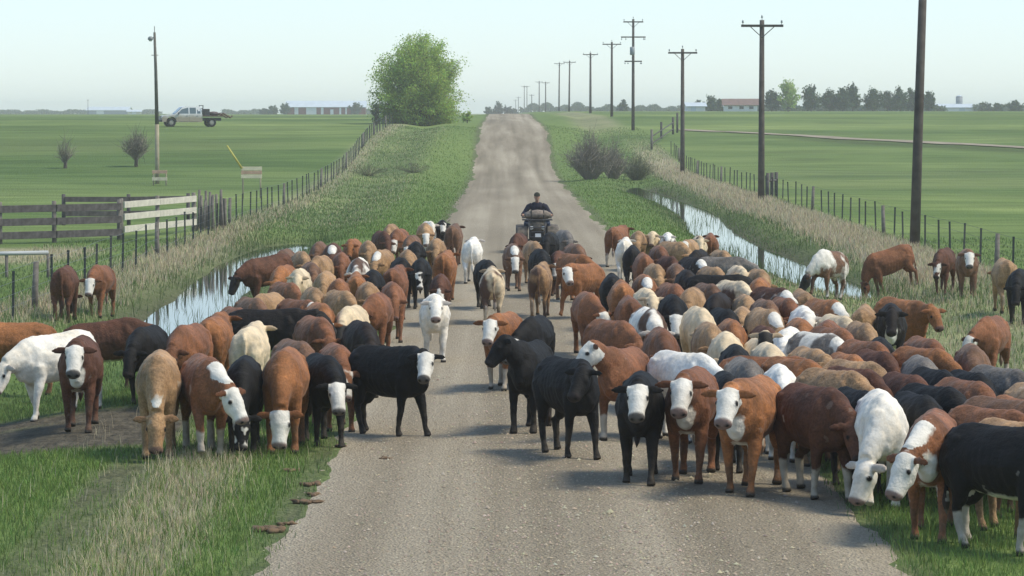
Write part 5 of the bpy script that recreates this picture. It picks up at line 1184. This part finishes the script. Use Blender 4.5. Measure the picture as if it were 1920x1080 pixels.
# ------------------------------------------------------------------ grass, straw, gravel (uncountable)
def in_view(x, d, margin=2.5): return np.abs(x - (945 - 960 + 15) / F * d) < d * 980 / F + margin
def blades(name, label, n, xr, dr, prob, height, width, colf, seed, lean=.5, wet=False):
    rg = np.random.default_rng(seed)
    x = rg.uniform(xr[0], xr[1], n); u_ = rg.uniform(0, 1, n); d = 1 / (1 / dr[0] * (1 - u_) + u_ / dr[1]) if dr[1] / dr[0] > 2 else dr[0] + u_ * (dr[1] - dr[0])
    k = in_view(x, d) & (rg.uniform(0, 1, n) < prob(x, d)); x = x[k]; d = d[k]; n = len(x)
    z = zt(x, d); keep = ~((z < WATER_Z + .015) & (d > 64)) | wet; x, d, z = x[keep], d[keep], z[keep]; n = len(x)
    h = height(x, d) * rg.uniform(.55, 1.35, n); w = width * rg.uniform(.7, 1.3, n) * (d / 40) ** .55
    a = rg.uniform(0, 2 * np.pi, n); b = rg.uniform(0, 2 * np.pi, n); ln = lean * rg.uniform(.1, 1, n)
    base = np.stack([x, d, z - .01], 1); sd = np.stack([np.cos(a), np.sin(a), np.zeros(n)], 1) * w[:, None] / 2
    bend = np.stack([np.cos(b) * ln * h, np.sin(b) * ln * h, np.zeros(n)], 1); up = np.array([[0, 0, 1.0]]) * h[:, None]
    mid = base + up * .55 + bend * .35; tip = base + up * (1 - .25 * ln[:, None]) + bend
    v = np.stack([base - sd, base + sd, mid + sd * .8, mid - sd * .8, tip], 1).reshape(-1, 3)
    i = np.arange(n)[:, None] * 5; f = np.concatenate([i + [[0, 1, 2]], i + [[0, 2, 3]], i + [[3, 2, 4]]], 0)
    c = colf(x, d, rg); c = np.repeat(c, 5, 0)
    o = np_mesh(name, v, f, M_BLADE, c); return tag(o, label, 'grass', kind='stuff')
M_BLADE = leaf_mat('grass_blades', (1, 1, 1), transl=.30)
GREEN = np.array([.155, .230, .065]); DULL = np.array([.130, .190, .068]); STRAW = np.array([.58, .49, .325]); GREY = np.array([.20, .18, .13])
def mixcol(x, d, rg, st_bias=0.0):
    s = np.clip(zone_straw(x, d) + st_bias, 0, 1); l = zone_lush(x, d); n = len(x)
    isst = rg.uniform(0, 1, n) < s
    g = DULL[None] * (1 - l[:, None]) + GREEN[None] * l[:, None]
    c = np.where(isst[:, None], STRAW[None] * rg.uniform(.55, 1.15, (n, 1)), g * rg.uniform(.6, 1.5, (n, 1)))
    return np.clip(c * (1 + rg.normal(0, .07, (n, 3))), .004, .6)
def off_road(x, d, soft=.35): return ss(np.abs(x - RC), 2.95 - .1, 2.95 + soft)
notmud = lambda x, d: np.clip(1 - 1.25 * zone_mud(x, d), 0, 1)
blades('verge_grass', 'bright green and straw grass on the near left verge', 190000, (-11, -1.9), (27, 50), lambda x, d: off_road(x, d) * notmud(x, d) * (.35 + .65 * fbm(x, d, 1.2, 41)), lambda x, d: .06 + .07 * zone_straw(x, d) + .07 * fbm(x, d, 1.5, 42), .009, mixcol, 1, .7)
blades('verge_grass', 'bright green grass on the near right verge', 120000, (3.5, 11), (27, 50), lambda x, d: off_road(x, d) * (.4 + .6 * fbm(x, d, 1.2, 43)), lambda x, d: .08 + .08 * fbm(x, d, 1.5, 44), .009, mixcol, 2, .7)
blades('dry_stems', 'tall pale dry stems on the near left bank', 6000, (-5.6, -2.4), (27, 45), lambda x, d: np.clip(zone_straw(x, d) * 1.3 + .06, 0, 1), lambda x, d: .15 + .12 * fbm(x, d, 1.0, 45), .006, lambda x, d, rg: STRAW[None] * rg.uniform(.7, 1.4, (len(x), 1)), 3, .45)
blades('roadside_grass', 'mixed grass on both roadsides around the herd', 170000, (-15, 17), (50, 110), lambda x, d: off_road(x, d) * notmud(x, d) * (.35 + .65 * fbm(x, d, 2, 46)), lambda x, d: .07 + .10 * zone_straw(x, d) + .05 * fbm(x, d, 2.5, 47), .011, mixcol, 4, .6)
blades('bank_straw', 'pale dry grass along the left fence bank', 20000, (-12, -8.5), (62, 150), lambda x, d: zone_straw(x, d), lambda x, d: .17 + .12 * fbm(x, d, 2, 48), .012, lambda x, d, rg: mixcol(x, d, rg, .15), 5, .7)
blades('bank_straw', 'pale dry grass along the right fence bank', 30000, (9.0, 14), (72, 240), lambda x, d: zone_straw(x, d), lambda x, d: .17 + .14 * fbm(x, d, 2, 49), .012, lambda x, d, rg: mixcol(x, d, rg, .15), 6, .7)
blades('ditch_grass', 'rough mixed grass of the far left ditch and slope', 60000, (-10.5, -1.9), (110, 300), lambda x, d: off_road(x, d, .8) * (.3 + .7 * fbm(x, d, 3, 50)), lambda x, d: .10 + .16 * zone_straw(x, d), .013, mixcol, 7, .6)
blades('ditch_grass', 'rough green grass of the far right ditch and slope', 60000, (3.4, 13.5), (110, 320), lambda x, d: off_road(x, d, .8) * (.3 + .7 * fbm(x, d, 3, 51)), lambda x, d: .10 + .2 * zone_straw(x, d), .013, mixcol, 8, .6)
blades('ditch_reeds', 'sparse reeds and grass standing in the left ditch water', 2600, (-10, -5.8), (64, 122), lambda x, d: ss(fbm(x, d, 1.3, 71), .45, .6) * (np.abs(x - XL) < 1.7), lambda x, d: .40 + .15 * fbm(x, d, 2, 72), .010, lambda x, d, rg: DULL[None] * rg.uniform(.5, 1.2, (len(x), 1)), 11, .5, True)
blades('ditch_reeds', 'sparse reeds and grass standing in the right ditch water', 3200, (7, 10.5), (78, 215), lambda x, d: ss(fbm(x, d, 1.5, 73), .47, .62) * (np.abs(x - XR) < 1.8), lambda x, d: .38 + .15 * fbm(x, d, 2, 74), .010, lambda x, d, rg: DULL[None] * rg.uniform(.5, 1.2, (len(x), 1)), 12, .5, True)
# loose stones on the gravel
def stones(n, seed):
    rg = np.random.default_rng(seed); x = RC + rg.normal(0, 1.0, n) * 1.6; u_ = rg.uniform(0, 1, n); d = 1 / (1 / 27.0 * (1 - u_) + u_ / 75)
    keep = rg.uniform(0, 1, n) < (.45 + .55 * np.abs(np.sin((x - RC) * 1.9))) * (1 - ss(np.abs(x - RC), 2.4, 3.3)); x, d = x[keep], d[keep]; n = len(x)
    r = rg.gamma(2.0, .003, n) + .004; z = zt(x, d) + .012
    oct_ = np.array([[1, 0, 0], [0, 1, 0], [-1, 0, 0], [0, -1, 0], [0, 0, .8], [0, 0, -.5]])
    v = oct_[None] * r[:, None, None] * rg.uniform(.6, 1.3, (n, 6, 1)); a = rg.uniform(0, 6.28, n)
    ca, sa = np.cos(a)[:, None], np.sin(a)[:, None]; vx = v[..., 0] * ca - v[..., 1] * sa; vy = v[..., 0] * sa + v[..., 1] * ca
    v = np.stack([vx + x[:, None], vy + d[:, None], v[..., 2] + z[:, None] + r[:, None] * .25], -1).reshape(-1, 3)
    fo = np.array([[0, 1, 4], [1, 2, 4], [2, 3, 4], [3, 0, 4]]); f = (np.arange(n)[:, None, None] * 6 + fo[None]).reshape(-1, 3)
    c = np.repeat(np.array([[.34, .29, .22]]) * rg.uniform(.65, 1.35, (n, 1)) * (1 + rg.normal(0, .05, (n, 3))), 6, 0)
    o = np_mesh('gravel_stones', v, f, M_STONE, np.clip(c, .02, .7)); return tag(o, 'loose pale gravel stones scattered over the near road', 'gravel', kind='stuff')
M_STONE = leaf_mat('gravel_stone', (1, 1, 1), transl=0.0)
stones(34000, 9)

# ------------------------------------------------------------------ hazy air
hz = MB(); hz.box((0, 2225, 8.5), (6100, 4700, 21.5)); hb = hz.build('haze', None); hb['kind'] = 'stuff'; hb['label'] = 'pale summer haze in the air over the whole plain'
hm = bpy.data.materials.new('haze_air'); hm.use_nodes = True; nt = hm.node_tree; nt.nodes.clear()
ho = nt.nodes.new('ShaderNodeOutputMaterial'); pv = nt.nodes.new('ShaderNodeVolumePrincipled')
pv.inputs['Color'].default_value = (.97, .98, .97, 1); pv.inputs['Density'].default_value = .00036; pv.inputs['Anisotropy'].default_value = .0
nt.links.new(pv.outputs[0], ho.inputs['Volume']); hb.data.materials.append(hm)
